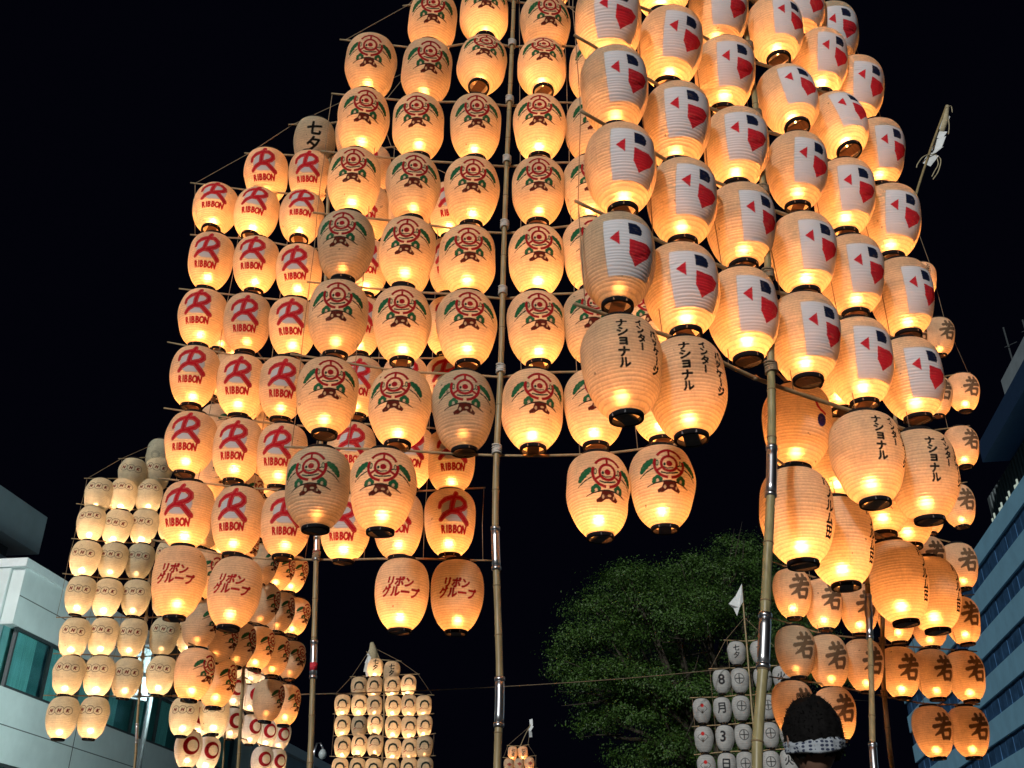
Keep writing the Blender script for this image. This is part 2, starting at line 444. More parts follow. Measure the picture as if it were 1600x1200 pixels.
# foliage clumps: pixel centre, depth offset, radius in metres
clumps = [(905, 1005, 0, 1.25), (890, 1050, .3, 1.15), (930, 955, .4, 1.3), (965, 920, .2, 1.35), (985, 905, -.6, 1.2), (1010, 950, -.8, 1.5), (955, 1000, -.6, 1.5),
          (1000, 1010, .8, 1.6), (1045, 930, .3, 1.5), (1080, 900, .8, 1.5), (1100, 950, -.6, 1.6), (1060, 985, -1.1, 1.5), (1130, 905, .6, 1.6), (1150, 870, 1.6, 1.5), (1180, 900, 1.4, 1.6), (1110, 1000, .2, 1.6),
          (1170, 960, .4, 1.7), (1215, 930, 1.2, 1.7), (1230, 990, .6, 1.8), (1195, 1030, -.5, 1.6), (920, 1075, .2, 1.2), (960, 1060, -1, 1.4), (1010, 1070, -.8, 1.5), (1060, 1050, .6, 1.5),
          (945, 1110, .3, 1.2), (990, 1125, -.5, 1.4), (930, 1135, .2, .9), (1040, 1120, .2, 1.5), (1080, 1090, -.9, 1.5), (1000, 1190, 0, 1.3), (1050, 1180, -.8, 1.5), (1090, 1160, .6, 1.6), (1140, 1120, 0, 1.7),
          (1150, 1190, .5, 1.8), (1200, 1100, 1.0, 1.8), (1230, 1170, .8, 1.9), (1260, 1060, .8, 1.8), (1110, 1225, 0, 1.8), (1050, 1240, .2, 1.6), (1200, 1240, .5, 1.9), (1270, 950, 1.2, 1.7)]
cl = [(at_fwd(x, y, TY + dy * 1.6), r) for x, y, dy, r in clumps]
top = Vector((tbase.x, TY, 5.2))
tr = MB(); tr.tube([Vector((0, 0, 0)), Vector((.02, .05, .5)), Vector((.05, .1, 1.8)), Vector((-.1, 0, 3.6)), top - tbase], [.52, .40, .34, .31, .27], 12)
tr.obj('trunk', BARK, tree, True)
for i, (c, r) in enumerate(cl):
    if i % 2 and r < 1.5: continue
    start = top + Vector((0, 0, random.uniform(-.8, .4)))
    mid = start.lerp(c, .5) + Vector((random.uniform(-.4, .4), random.uniform(-.4, .4), random.uniform(.1, .7)))
    q1 = start.lerp(mid, .5) + Vector((random.uniform(-.2, .2), 0, random.uniform(0, .3)))
    lm = MB(); lm.tube([p - tbase for p in (start, q1, mid, mid.lerp(c, .55) + Vector((0, 0, random.uniform(-.2, .2))), c)], [.15, .11, .075, .045, .015], 7)
    for k in range(4):
        e = c + Vector(RNG.normal(0, r * .5, 3)); lm.tube([mid.lerp(c, .4 + .13 * k) - tbase, mid.lerp(e, .75) + Vector((0, 0, .1)) - tbase, e - tbase], [.035, .022, .006], 5)
    lm.obj('limb', BARK, tree, True)
V, Fc = [], []
for c, r in cl:
    r *= .80
    for k in range(int(15 * r * r) + 4):               # tufts spread over the upper shell of the clump
        d = RNG.normal(size=3); d /= np.linalg.norm(d); d[2] = abs(d[2]) * .9 - .22
        tc_ = Vector(d) * r * RNG.uniform(.55, 1.0) + c; tr_ = RNG.uniform(.16, .32)
        for j in range(int(RNG.uniform(80, 150))):
            p = tc_ + Vector((RNG.normal(0, tr_), RNG.normal(0, tr_), RNG.normal(0, tr_ * .55))); sz = RNG.uniform(.032, .060)
            nrm = Vector(RNG.normal(0, .45, 3)) + (p - c).normalized() * .9 + Vector((0, 0, .45)); nrm.normalize()
            x = nrm.orthogonal().normalized(); x.rotate(Matrix.Rotation(RNG.uniform(0, 6.3), 3, nrm)); y = nrm.cross(x)
            i0 = len(V); p = p - tbase
            V += [tuple(p - x * sz), tuple(p - y * sz * .5 + nrm * sz * .15), tuple(p + x * sz), tuple(p + y * sz * .5 + nrm * sz * .15)]
            Fc.append((i0, i0 + 1, i0 + 2, i0 + 3))
cr = link('crown', mesh_np('crown', V, Fc, [LEAF], False), tree)

# ------------------------------------------------------------------ prints on the lanterns
LR, LH = 0.227, 0.582                          # lantern radius and height in metres
def glyphs(body):
    """outline triangles of a word set in Blender's own built-in font"""
    c = bpy.data.curves.new('glyph', 'FONT'); c.body = body; c.resolution_u = 3
    o = bpy.data.objects.new('glyph', c); COL.objects.link(o)
    bpy.context.view_layer.update()
    me = o.to_mesh(); me.calc_loop_triangles()
    v = np.array([(p.co.x, p.co.y) for p in me.vertices]) if len(me.vertices) else np.zeros((0, 2))
    t = np.array([tuple(l.vertices) for l in me.loop_triangles]) if len(me.loop_triangles) else np.zeros((0, 3), int)
    o.to_mesh_clear(); bpy.data.objects.remove(o); bpy.data.curves.remove(c)
    return v, t

class Print:
    U0 = LR * R_(95)
    def __init__(s, px=0.0013):
        s.px = px
        s.nu, s.nv = int(2 * s.U0 / px), int(LH / px)
        s.u = (np.arange(s.nu) + .5) * px - s.U0
        s.v = (np.arange(s.nv) + .5) * px - LH / 2
        s.rgb = np.zeros((s.nv, s.nu, 3)); s.a = np.zeros((s.nv, s.nu)); s.lay = np.zeros((s.nv, s.nu), int)
        s.names = ['paper']
    def layer(s, name):
        if name not in s.names: s.names.append(name)
        return s.names.index(name)
    def paint(s, m, col, a=1.0, name='emblem'):
        s.rgb[m] = col; s.a[m] = a; s.lay[m] = s.layer(name)
    def grid(s): return np.meshgrid(s.u, s.v)
    def disc(s, cx, cy, r, col, a=1.0, name='emblem', ry=None):
        U, V = s.grid(); s.paint(((U - cx) / r) ** 2 + ((V - cy) / (ry or r)) ** 2 < 1, col, a, name)
    def ring(s, cx, cy, r, w, col, a=1.0, name='emblem', gaps=(), ry=None):
        U, V = s.grid(); k = r / (ry or r)
        d = np.hypot(U - cx, (V - cy) * k); m = np.abs(d - r) < w / 2
        ang = np.degrees(np.arctan2((V - cy) * k, U - cx)) % 360
        for g, hw in gaps: m &= np.abs((ang - g + 180) % 360 - 180) > hw
        s.paint(m, col, a, name)
    def mask_poly(s, pts):
        U, V = s.grid(); ins = np.zeros(U.shape, bool); n = len(pts)
        for i in range(n):
            (x0, y0), (x1, y1) = pts[i], pts[(i + 1) % n]
            if y0 == y1: continue
            ins ^= ((y0 > V) != (y1 > V)) & (U < (x1 - x0) * (V - y0) / (y1 - y0) + x0)
        return ins
    def poly(s, pts, col, a=1.0, name='emblem'): s.paint(s.mask_poly(pts), col, a, name)
    def mask_stroke(s, pts, w):
        U, V = s.grid(); m = np.zeros(U.shape, bool); n = len(pts)
        ws = w if isinstance(w, (list, tuple)) else [w] * n
        for i in range(n - 1):
            (x0, y0), (x1, y1) = pts[i], pts[i + 1]
            dx, dy = x1 - x0, y1 - y0; l2 = dx * dx + dy * dy + 1e-12
            t = np.clip(((U - x0) * dx + (V - y0) * dy) / l2, 0, 1)
            m |= np.hypot(U - x0 - t * dx, V - y0 - t * dy) < (ws[i] + (ws[i + 1] - ws[i]) * t) / 2
        return m
    def stroke(s, pts, w, col, a=1.0, name='emblem'): s.paint(s.mask_stroke(pts, w), col, a, name)
    def text(s, body, cx, cy, h, col, a=1.0, name='lettering', xs=1.0, bold=0.0, vertical=False, shear=0.0, step=1.0, rot=0.0):
        m = np.zeros(s.a.shape, bool)
        if vertical:
            n = len(body); y = cy + h * step * (n - 1) / 2
            for ch in body:
                if ch == 'ー': m |= s.mask_stroke([(cx, y + h * .36), (cx, y - h * .36)], h * .11)
                else: m |= s._glyph(ch, cx, y, h, xs, shear, rot)
                y -= h * step
        else: m |= s._glyph(body, cx, cy, h, xs, shear, rot)
        k = int(round(bold / s.px))
        if k:
            src = m.copy()
            for dy in range(-k, k + 1):
                for dx in range(-k, k + 1):
                    if dx * dx + dy * dy <= k * k + .5: m |= np.roll(np.roll(src, dy, 0), dx, 1)
        s.paint(m, col, a, name)
    def _glyph(s, body, cx, cy, h, xs, shear, rot=0.0):
        v, t = glyphs(body); m = np.zeros(s.a.shape, bool)
        if not len(v): return m
        lo, hi = v.min(0), v.max(0); cen = (lo + hi) / 2
        sc = h / .9 if any(ord(c) > 0x2000 for c in body) else h / .70
        p = (v - cen) * sc; p[:, 0] = p[:, 0] * xs + p[:, 1] * shear
        c0, s0 = math.cos(rot), math.sin(rot)
        p = np.stack([p[:, 0] * c0 - p[:, 1] * s0 + cx, p[:, 0] * s0 + p[:, 1] * c0 + cy], 1)
        for tri in p[t]:
            i0, i1 = np.searchsorted(s.u, [tri[:, 0].min(), tri[:, 0].max()]); j0, j1 = np.searchsorted(s.v, [tri[:, 1].min(), tri[:, 1].max()])
            if i1 <= i0 or j1 <= j0: continue
            U, V = np.meshgrid(s.u[i0:i1], s.v[j0:j1])
            (x0, y0), (x1, y1), (x2, y2) = tri
            d0 = (x1 - x0) * (V - y0) - (y1 - y0) * (U - x0)
            d1 = (x2 - x1) * (V - y1) - (y2 - y1) * (U - x1)
            d2 = (x0 - x2) * (V - y2) - (y0 - y2) * (U - x2)
            m[j0:j1, i0:i1] |= ((d0 >= 0) & (d1 >= 0) & (d2 >= 0)) | ((d0 <= 0) & (d1 <= 0) & (d2 <= 0))
        return m

RED, DRED, BROWN = (.36, .012, .018), (.33, .014, .016), (.105, .018, .012)
GREEN, DGREEN, INK = (.02, .13, .055), (.015, .05, .03), (.010, .009, .009)
INK2 = (.045, .03, .02)

def p_pine(K=1.10):                                  # broken red ring round a dot, pine boughs either side, stump below
    s = Print(); s.u /= K; s.v = s.v / K; cy = .086
    def scallop(pts, r, col=GREEN):
        for (x, y), rr in zip(pts, r): s.disc(x, cy + y, rr, col, name='emblem')
    for sg in (-1, 1):
        scallop([(sg * .116, .014), (sg * .136, .004), (sg * .155, -.012), (sg * .171, -.030), (sg * .183, -.048)], [.021, .023, .024, .021, .015])
        s.stroke([(sg * .106, cy - .034), (sg * .145, cy - .052), (sg * .198, cy - .088)], [.010, .009, .005], INK2)
        s.stroke([(sg * .112, cy - .004), (sg * .112, cy - .026)], .005, (.5, .42, .28), .55)
        s.stroke([(sg * .133, cy - .022), (sg * .130, cy - .044)], .005, (.5, .42, .28), .55)
        scallop([(sg * .058, -.108), (sg * .075, -.098), (sg * .09, -.108), (sg * .098, -.122)], [.015, .020, .019, .013])
        s.disc(sg * .075, cy - .114, .009, (.5, .42, .28), .5)
        s.stroke([(0, cy - .118), (sg * .05, cy - .124), (sg * .10, cy - .137), (sg * .142, cy - .152)], [.011, .010, .009, .005], INK2)
        s.disc(sg * .078, cy + .004, .010, GREEN, ry=.022); s.disc(sg * .078, cy + .004, .005, (.5, .42, .28), .5, ry=.013)
    s.ring(0, cy, .096, .019, RED, gaps=((20, 7), (152, 7), (270, 6)))
    s.ring(0, cy, .051, .018, RED)
    s.disc(.001, cy, .020, RED)
    s.stroke([(0, cy + .052), (0, cy + .094)], .016, RED)
    for sg in (-1, 1): s.stroke([(sg * .044, cy - .026), (sg * .08, cy - .048)], .016, RED)
    s.disc(-.030, cy - .006, .008, DGREEN, ry=.011)
    s.stroke([(-.034, cy - .024), (-.012, cy - .034), (.024, cy - .028)], .007, DGREEN)
    s.stroke([(-.05, cy - .060), (-.02, cy - .069), (.02, cy - .066), (.05, cy - .058)], .010, DGREEN)
    s.stroke([(.056, cy - .016), (.068, cy - .010)], .009, DGREEN)
    s.poly([(-.036, cy - .122), (.040, cy - .122), (.050, cy - .150), (.078, cy - .172), (.070, cy - .188), (.036, cy - .182), (.012, cy - .168),
            (-.012, cy - .172), (-.040, cy - .190), (-.074, cy - .192), (-.078, cy - .176), (-.048, cy - .158)], BROWN)
    s.disc(.014, cy - .150, .013, (.5, .36, .2), .7, ry=.007); s.disc(-.030, cy - .158, .008, (.5, .36, .2), .7, ry=.012); s.disc(.046, cy - .160, .006, (.5, .36, .2), .7, ry=.010)
    s.u *= K; s.v *= K
    return s

def p_ribbon():
    s = Print(); c = (-.01, .078)
    P = lambda pts: [(c[0] + x, c[1] + y) for x, y in pts]
    s.disc(c[0] + .004, c[1] - .028, .118, (.62, .63, .66), .95, ry=.098)
    s.poly(P([(-.2, -.2), (.2, -.2), (.2, -.118), (-.2, -.118)]), (0, 0, 0), 0.0, 'paper')
    bowl = P([(-.130, .006), (-.122, .044), (-.078, .078), (-.010, .098), (.060, .096), (.100, .066), (.104, .030), (.076, -.002), (.02, -.024), (-.040, -.038), (-.086, -.064), (-.120, -.104)])
    stem = P([(.020, .140), (-.004, .092), (-.018, .036), (-.026, -.022)])
    leg = P([(-.020, -.034), (.036, -.040), (.064, -.070), (.122, -.128)])
    for w, col in ((.050, (.58, .022, .035)), (.033, (.66, .16, .13)), (.026, (.54, .016, .026))):
        s.stroke(bowl, [w * .7, w * .8, w, w, w, w, w, w, w, w, w, w * .8], col)
        s.stroke(leg, w, col); s.stroke(stem, w * .98, col)
    s.poly(P([(.105, -.130), (.150, -.142), (.128, -.122), (.140, -.104), (.110, -.108)]), (.56, .022, .035))
    for i, ch in enumerate('RIBBON'):
        s.text(ch, -.112 + (0, .036, .068, .112, .156, .202)[i], -.106, .064, (.56, .018, .026), xs=.68, bold=.0058)
    return s

def p_group():
    s = Print()
    s.text('リボン', -.005, .060, .082, (.42, .015, .02), xs=.86, bold=.0055, shear=.10, rot=-.06)
    s.text('グループ', 0, -.022, .082, (.42, .015, .02), xs=.92, bold=.0055, shear=.10, rot=-.04)
    return s

def p_pcard():                                 # white card with navy half disc, red shield and small red triangle
    s = Print(); y = -.006
    s.poly([(-.140, y - .195), (.205, y - .195), (.205, y + .165), (-.140, y + .165)], (.80, .78, .80), 1.0, 'patch')
    s.poly([(-.105, y + .030), (-.046, y + .078), (-.046, y - .018)], (.66, .030, .045), 1.0, 'red_triangle')
    s.poly([(.012, y + .140), (.070, y + .140), (.092, y + .128), (.104, y + .104), (.100, y + .076), (.086, y + .056), (.012, y + .056)], (.012, .018, .05), 1.0, 'navy_mark')
    s.poly([(.012, y + .022), (.070, y + .014), (.130, y + .018), (.182, y - .006), (.150, y - .070), (.056, y - .142), (.010, y - .072)], (.66, .030, .045), 1.0, 'red_shield')
    return s

def p_intl():
    s = Print()
    s.text('ナショナル', -.065, .045, .060, INK, xs=1.05, bold=.004, vertical=True, step=1.02)
    s.text('インター', .045, .100, .052, INK, bold=.004, vertical=True, step=1.0)
    s.text('パッケージ', .150, .020, .056, INK, bold=.004, vertical=True, step=1.0)
    return s

def p_nhk():
    s = Print(); y = .075
    for i, ch in enumerate('NHK'):
        x = (i - 1) * .124
        s.disc(x, y, .069, (.03, .03, .025), 1.0, ry=.060); s.disc(x, y, .0625, (0, 0, 0), 0.0, 'paper', ry=.0535)
    for i, ch in enumerate('NHK'):
        s.text(ch, (i - 1) * .124, y, .046, (.20, .015, .015), shear=.25, xs=1.05, bold=.0058)
    return s

def p_ovals():
    s = Print(); s.ring(0, -.02, .075, .007, (.10, .10, .07), .8, ry=.065); s.ring(0, -.02, .055, .006, (.10, .10, .07), .8, ry=.045)
    return s

def p_ring():
    s = Print(); s.disc(0, .03, .148, (.42, .012, .02)); s.disc(.022, .03, .092, (0, 0, 0), 0.0, 'paper')
    s.stroke([(-.085 + i * .009, -.137 + .009 * (i % 2)) for i in range(20)], .006, (.18, .17, .12), .8, 'lettering')
    return s

def p_arch():
    s = Print(); y = .0; k = 1.45
    S = lambda pts: [(px * k, y + py * k) for px, py in pts]
    s.stroke(S([(-.088, -.02), (-.080, .03), (-.055, .072), (0, .090), (.055, .072), (.080, .03), (.088, -.02)]), [.03, .05, .054, .054, .054, .05, .03], (.012, .028, .022))
    s.stroke(S([(-.120, -.06), (-.085, -.052), (-.060, -.034)]), .020, (.50, .05, .05))
    s.stroke(S([(-.060, -.034), (-.04, -.055), (0, -.045), (.045, -.058), (.075, -.036), (.08, -.01)]), .013, (.35, .10, .06), .8)
    s.disc(.165, y + .045, .020, (.5, .06, .05), .9)
    return s

def p_diamond():
    s = Print(); s.poly([(-.11, .02), (0, .10), (.11, .02), (0, -.06)], (.45, .02, .02)); s.ring(0, .02, .04, .012, (.6, .3, .2), .8); return s

def p_tanabata(col=INK):
    s = Print(); s.text('七', 0, .105, .150, col, bold=.008, shear=.06); s.text('夕', -.005, -.072, .150, col, bold=.008, shear=.06); return s

def p_char(ch, h=.24, bold=.009, y=.02, col=(.03, .03, .035)):
    s = Print(); s.text(ch, 0, y, h, col, bold=bold); return s

def p_cross():
    s = Print(); s.ring(0, .02, .115, .020, (.03, .033, .033))
    s.stroke([(-.09, .02), (.09, .02)], .026, (.03, .033, .033)); s.stroke([(0, .11), (0, -.07)], .026, (.03, .033, .033)); return s

def p_fan():
    s = Print(); y = .03
    s.disc(0, y + .075, .044, (.60, .03, .03))
    s.stroke([(-.13, y + .0), (-.09, y + .05), (0, y + .075), (.09, y + .05), (.13, y + .0)], .014, INK2)
    s.disc(0, y + .075, .046, (.60, .03, .03))
    s.stroke([(-.13, y), (-.02, y - .10)], .014, INK2); s.stroke([(.13, y), (.02, y - .10)], .014, INK2)
    for k in (-2, -1, 0, 1, 2): s.stroke([(k * .022, y - .02), (k * .008, y - .10)], .010, INK2)
    s.disc(0, y - .10, .022, INK2)
    return s

def p_waka():
    s = Print(); c, a, k, y = (.12, .072, .038), .92, 1.12, .03
    S = lambda pts, w: s.stroke([(px * k, y + py * k) for px, py in pts], [q * k * 1.22 for q in w], c, a, 'lettering')
    S([(-.070, .078), (0, .088), (.075, .094)], [.034, .030, .040]); S([(-.030, .128), (-.022, .094), (-.024, .062)], [.036, .030, .018]); S([(.042, .134), (.036, .100), (.022, .062)], [.036, .030, .016])
    S([(-.110, .004), (-.02, .022), (.105, .046)], [.036, .030, .042]); S([(.014, .062), (-.010, .012), (-.055, -.048), (-.112, -.082)], [.034, .036, .034, .014])
    S([(-.036, -.040), (-.026, -.112)], [.032, .028]); S([(-.034, -.036), (.030, -.026), (.078, -.022)], [.026, .028, .038]); S([(.078, -.022), (.070, -.070), (.052, -.112)], [.038, .036, .028]); S([(-.026, -.108), (.056, -.104)], [.030, .028])
    return s

def p_town():
    s = Print(); s.text('上米町二丁目', 0, .02, .072, INK2, bold=.003, vertical=True, step=1.0); return s

def p_dot():
    s = Print(); s.disc(-.072, -.005, .036, (.03, .03, .28), 1.0, 'blue_dot', ry=.046); s.stroke([(-.125, .135), (-.108, .090), (-.078, .062), (-.045, .050)], .020, (.55, .02, .08)); return s

def p_side():
    s = Print(); s.text('ハノルム田', .0, .02, .075, INK, bold=.004, vertical=True, step=1.05); return s

def p_small_kanji():
    s = Print(); s.text('火', 0, .02, .20, (.03, .03, .035), bold=.007); return s

# ------------------------------------------------------------------ lantern meshes
_PT = [(0, .40), (.04, .515), (.10, .655), (.20, .805), (.32, .915), (.44, .975), (.55, .999), (.64, .999), (.74, .975), (.83, .915), (.90, .825), (.95, .715), (.98, .59), (1, .44)]
def profile(t):
    """smooth barrel outline, narrower at the foot"""
    x = np.array([p[0] for p in _PT]); y = np.array([p[1] for p in _PT])
    m = np.gradient(y, x)
    i = np.clip(np.searchsorted(x, t) - 1, 0, len(x) - 2)
    h = x[i + 1] - x[i]; k = (t - x[i]) / h
    return (2*k**3 - 3*k**2 + 1) * y[i] + (k**3 - 2*k**2 + k) * h * m[i] + (-2*k**3 + 3*k**2) * y[i+1] + (k**3 - k**2) * h * m[i+1]

def shade_meshes(kind, pr, mat, nf, nrow, nb, ribs, rib_depth, var=0):
    """the paper shade and its printed pieces, cut out of one sheet so that nothing overlaps"""
    th = np.concatenate([np.linspace(-95, 95, nf + 1), np.linspace(95, 265, nb + 1)[1:-1]])
    thr = np.radians(th); nc = len(th)
    t = (1 - np.cos(np.linspace(0, math.pi, nrow + 1))) / 2 * .35 + np.linspace(0, 1, nrow + 1) * .65
    vr = np.random.default_rng(100 + var)
    ph = (t * ribs + .30 * np.sin(t * 9 + vr.uniform(0, 6)) + .18 * np.sin(t * 31 + vr.uniform(0, 6))) % 1.0
    bulge = np.sin(math.pi * ph) ** .8                          # paper billows between the hoops
    r = LR * profile(t) - rib_depth * (1 - bulge)
    z = (t - .5) * LH
    dent = np.zeros((nrow + 1, nc)); env = np.sin(math.pi * t)[:, None] ** .7
    for k in range(7):                                          # shallow dents and flat spots in the paper
        m_, q_ = vr.integers(1, 5), vr.integers(1, 5); dent += vr.normal(0, .0026) * np.sin(m_ * thr[None] + vr.uniform(0, 6.3)) * np.sin(q_ * math.pi * t[:, None] + vr.uniform(0, 3))
    for k in range(5):                                          # local creases
        a0, t0, wa, wt = vr.uniform(-1.4, 1.4), vr.uniform(.15, .85), vr.uniform(.10, .30), vr.uniform(.02, .07)
        dent -= vr.uniform(.002, .006) * np.exp(-((thr[None] - a0) / wa) ** 2 - ((t[:, None] - t0 - .1 * (thr[None] - a0)) / wt) ** 2)
    Rr = r[:, None] + dent * env
    X = Rr * np.sin(thr)[None]; Y = -Rr * np.cos(thr)[None]; Z = np.repeat(z[:, None], nc, 1)
    V = np.stack([X, Y, Z], -1)
    drdz = np.gradient(r, z)
    N = np.stack([np.repeat(np.sin(thr)[None], nrow + 1, 0), np.repeat(-np.cos(thr)[None], nrow + 1, 0), np.repeat(-drdz[:, None], nc, 1)], -1)
    dth, dz_ = np.gradient(Rr, thr, axis=1), np.gradient(Rr, z, axis=0)
    er = np.stack([np.sin(thr), -np.cos(thr), 0 * thr], -1)[None]; et = np.stack([np.cos(thr), np.sin(thr), 0 * thr], -1)[None]
    N = er - et * (dth / np.maximum(Rr, 1e-4))[..., None] + np.array([0, 0, 1.0]) * (-dz_)[..., None]
    N /= np.linalg.norm(N, axis=-1, keepdims=True)
    rib = np.exp(-((np.minimum(ph, 1 - ph)) / .13) ** 2)
    rib = np.repeat(rib[:, None], nc, 1)
    for a in (-8, 112, 232, 300):                               # the upright seams of the paper
        d = np.abs((th - a + 180) % 360 - 180) * math.pi / 180 * LR
        rib = np.maximum(rib, (.55 * np.exp(-(d / .0022) ** 2))[None])
    # print colours at the vertices (averaged) and layer at the faces
    C = np.zeros((nrow + 1, nc, 4))
    front = np.abs(((th + 180) % 360) - 180) <= 95.01
    layer = np.zeros((nrow, nc), int)
    names = ['paper']
    if pr is not None:
        names = pr.names
        def idx(u, v):
            return (np.clip(((v + LH / 2) / pr.px).astype(int), 0, pr.nv - 1), np.clip(((u + pr.U0) / pr.px).astype(int), 0, pr.nu - 1))
        du, dv = LR * R_(190) / nf / 3, LH / nrow / 3
        su, sv, sr = vr.normal(0, .007), vr.normal(0, .006), vr.normal(0, .03)                    # hand-placed print
        acc = np.zeros((nrow + 1, nf + 1, 4)); U0_ = np.repeat((thr[:nf + 1] * LR)[None], nrow + 1, 0); W0_ = np.repeat(z[:, None], nf + 1, 1)
        U, W = U0_ + su + sr * W0_, W0_ + sv - sr * U0_
        for i in (-1, 0, 1):
            for j in (-1, 0, 1):
                jj, ii = idx(U + i * du, W + j * dv); a = pr.a[jj, ii]
                acc[..., :3] += pr.rgb[jj, ii] * a[..., None]; acc[..., 3] += a
        al = acc[..., 3] / 9; C[:, :nf + 1, 3] = al
        C[:, :nf + 1, :3] = acc[..., :3] / np.maximum(acc[..., 3:], 1e-6)
        uc = LR * (thr[:nf] + thr[1:nf + 1]) / 2; vc = (z[:-1] + z[1:]) / 2
        uq, vq = np.repeat(uc[None], nrow, 0), np.repeat(vc[:, None], nf, 1)
        jj, ii = idx(uq + su + sr * vq, vq + sv - sr * uq)
        layer[:, :nf] = np.where(pr.a[jj, ii] > .2, pr.lay[jj, ii], 0)
    I, J = np.meshgrid(np.arange(nrow), np.arange(nc), indexing='ij')
    J2 = (J + 1) % nc
    Q = np.stack([I * nc + J, I * nc + J2, (I + 1) * nc + J2, (I + 1) * nc + J], -1)
    out = {}
    for li, nm in enumerate(names):
        q = Q[layer == li]
        if not len(q): continue
        used, inv = np.unique(q, return_inverse=True); q = inv.reshape(-1, 4)
        me = bpy.data.meshes.new(kind + '_' + nm)
        nv, nq = len(used), len(q)
        me.vertices.add(nv); me.vertices.foreach_set('co', V.reshape(-1, 3)[used].ravel())
        me.loops.add(nq * 4); me.loops.foreach_set('vertex_index', q.ravel())
        me.polygons.add(nq); me.polygons.foreach_set('loop_start', np.arange(nq) * 4); me.polygons.foreach_set('loop_total', np.full(nq, 4))
        me.polygons.foreach_set('use_smooth', np.ones(nq, bool))
        me.update(calc_edges=True); me.validate()
        ca = me.attributes.new('print', 'FLOAT_COLOR', 'POINT'); ca.data.foreach_set('color', C.reshape(-1, 4)[used].ravel())
        ra = me.attributes.new('rib', 'FLOAT', 'POINT'); ra.data.foreach_set('value', rib.reshape(-1)[used].ravel())
        me.normals_split_custom_set_from_vertices(N.reshape(-1, 3)[used])
        me.materials.append(mat)
        out[nm] = me
    return out

def rim_mesh(name, r, z0, z1, n):
    b = MB()
    b.lathe([(r - .010, z0), (r + .004, z0), (r + .006, (z0 + z1) / 2), (r + .004, z1), (r - .010, z1), (r - .010, z0)], n)
    return b.mesh(name, RIM, True)

RB, RT = LR * .40, LR * .44
RIM_B = {n: rim_mesh('bottom_rim', RB, -LH / 2 - .022, -LH / 2 + .010, n) for n in (36, 16)}
RIM_T = {n: rim_mesh('top_rim', RT, LH / 2 - .008, LH / 2 + .022, n) for n in (36, 16)}
def board_mesh(mat):
    b = MB(); b.box((0, 0, -LH / 2 - .010), (RB * .92, 2 * RB * .985, .016)); b.box((0, 0, -LH / 2 + .004), (.03, .03, .014))
    return b.mesh('base_board', mat)
BOARD, BOARD_G = board_mesh(WOOD), board_mesh(WOOD_GREY)
def candle_mesh():
    b = MB(); b.lathe([(.011, -LH / 2 - .0), (.011, -LH / 2 + .034), (.004, -LH / 2 + .040)], 10, True, True)
    f = MB(); f.lathe([(.001, 0), (.007, .010), (.006, .022), (.001, .040)], 8)
    nb = len(b.f); off = len(b.v)
    v = b.v + [(x, y, z - LH / 2 + .040) for x, y, z in f.v]; fa = b.f + [tuple(i + off for i in q) for q in f.f]
    return mesh_np('candle', v, fa, [WAX, FLAME], True, [0] * nb + [1] * len(f.f))
CANDLE = candle_mesh()
def hook_mesh():
    b = MB()
    for a in (0, math.pi):
        b.tube([(RT * math.cos(a), RT * math.sin(a), LH / 2 + .018), (RT * .5 * math.cos(a), 0, LH / 2 + .034), (0, 0, LH / 2 + .040)], .003, 5)
    return b.mesh('hanging_wire', RIM)
HOOK = hook_mesh()

LIGHTS = {}
def lamp(kind, col, energy):
    key = (kind, round(energy, 2))
    if key not in LIGHTS:
        l = bpy.data.lights.new('candle_or_fill_light', 'POINT'); l.energy = energy; l.color = col; l.shadow_soft_size = .026
        LIGHTS[key] = l
    return LIGHTS[key]

HI = dict(nf=200, nrow=190, nb=22, ribs=29, rib_depth=.0030)
MID = dict(nf=120, nrow=110, nb=16, ribs=27, rib_depth=.0022)
LO = dict(nf=72, nrow=64, nb=10, ribs=16, rib_depth=.0012)
KINDS = {}
def kind(name, pr, mat, res):
    n = 4 if name in ('pine', 'ribbon', 'pcard') else 2 if res is not LO else 2
    KINDS[name] = ([shade_meshes(name, pr, mat, var=7 * len(KINDS) + i, **res) for i in range(n)], res)

WARM, MILD = (1.0, .325, .080), (1.0, .53, .23)
kind('pine', p_pine(), PAPER, HI); kind('ribbon', p_ribbon(), PAPER, HI); kind('group', p_group(), PAPER, HI)
kind('pcard', p_pcard(), PAPER, HI); kind('intl', p_intl(), PAPER, HI); kind('tanabata', p_tanabata(), PAPER, MID)
kind('waka', p_waka(), PAPER, MID); kind('town', p_town(), PAPER, MID); kind('dot', p_dot(), PAPER, HI); kind('side', p_side(), PAPER, HI)
kind('nhk', p_nhk(), PAPER_PALE, MID); kind('ovals', p_ovals(), PAPER_PALE, MID)
kind('pine_small', p_pine(), PAPER, MID); kind('ring', p_ring(), PAPER_WHITE, MID); kind('arch', p_arch(), PAPER, LO)
kind('diamond', p_diamond(), PAPER, LO); kind('tana_far', p_tanabata(), PAPER, LO); kind('tana_white', p_tanabata((.03, .03, .035)), PAPER_WHITE, LO)
for nm, ch in (('eight', '8'), ('moon', '月'), ('three', '3'), ('day', '日')): kind(nm, p_char(ch), PAPER_WHITE, LO)
kind('cross', p_cross(), PAPER_WHITE, LO); kind('fan', p_fan(), PAPER_WHITE, LO); kind('kanji', p_small_kanji(), PAPER_WHITE, LO)

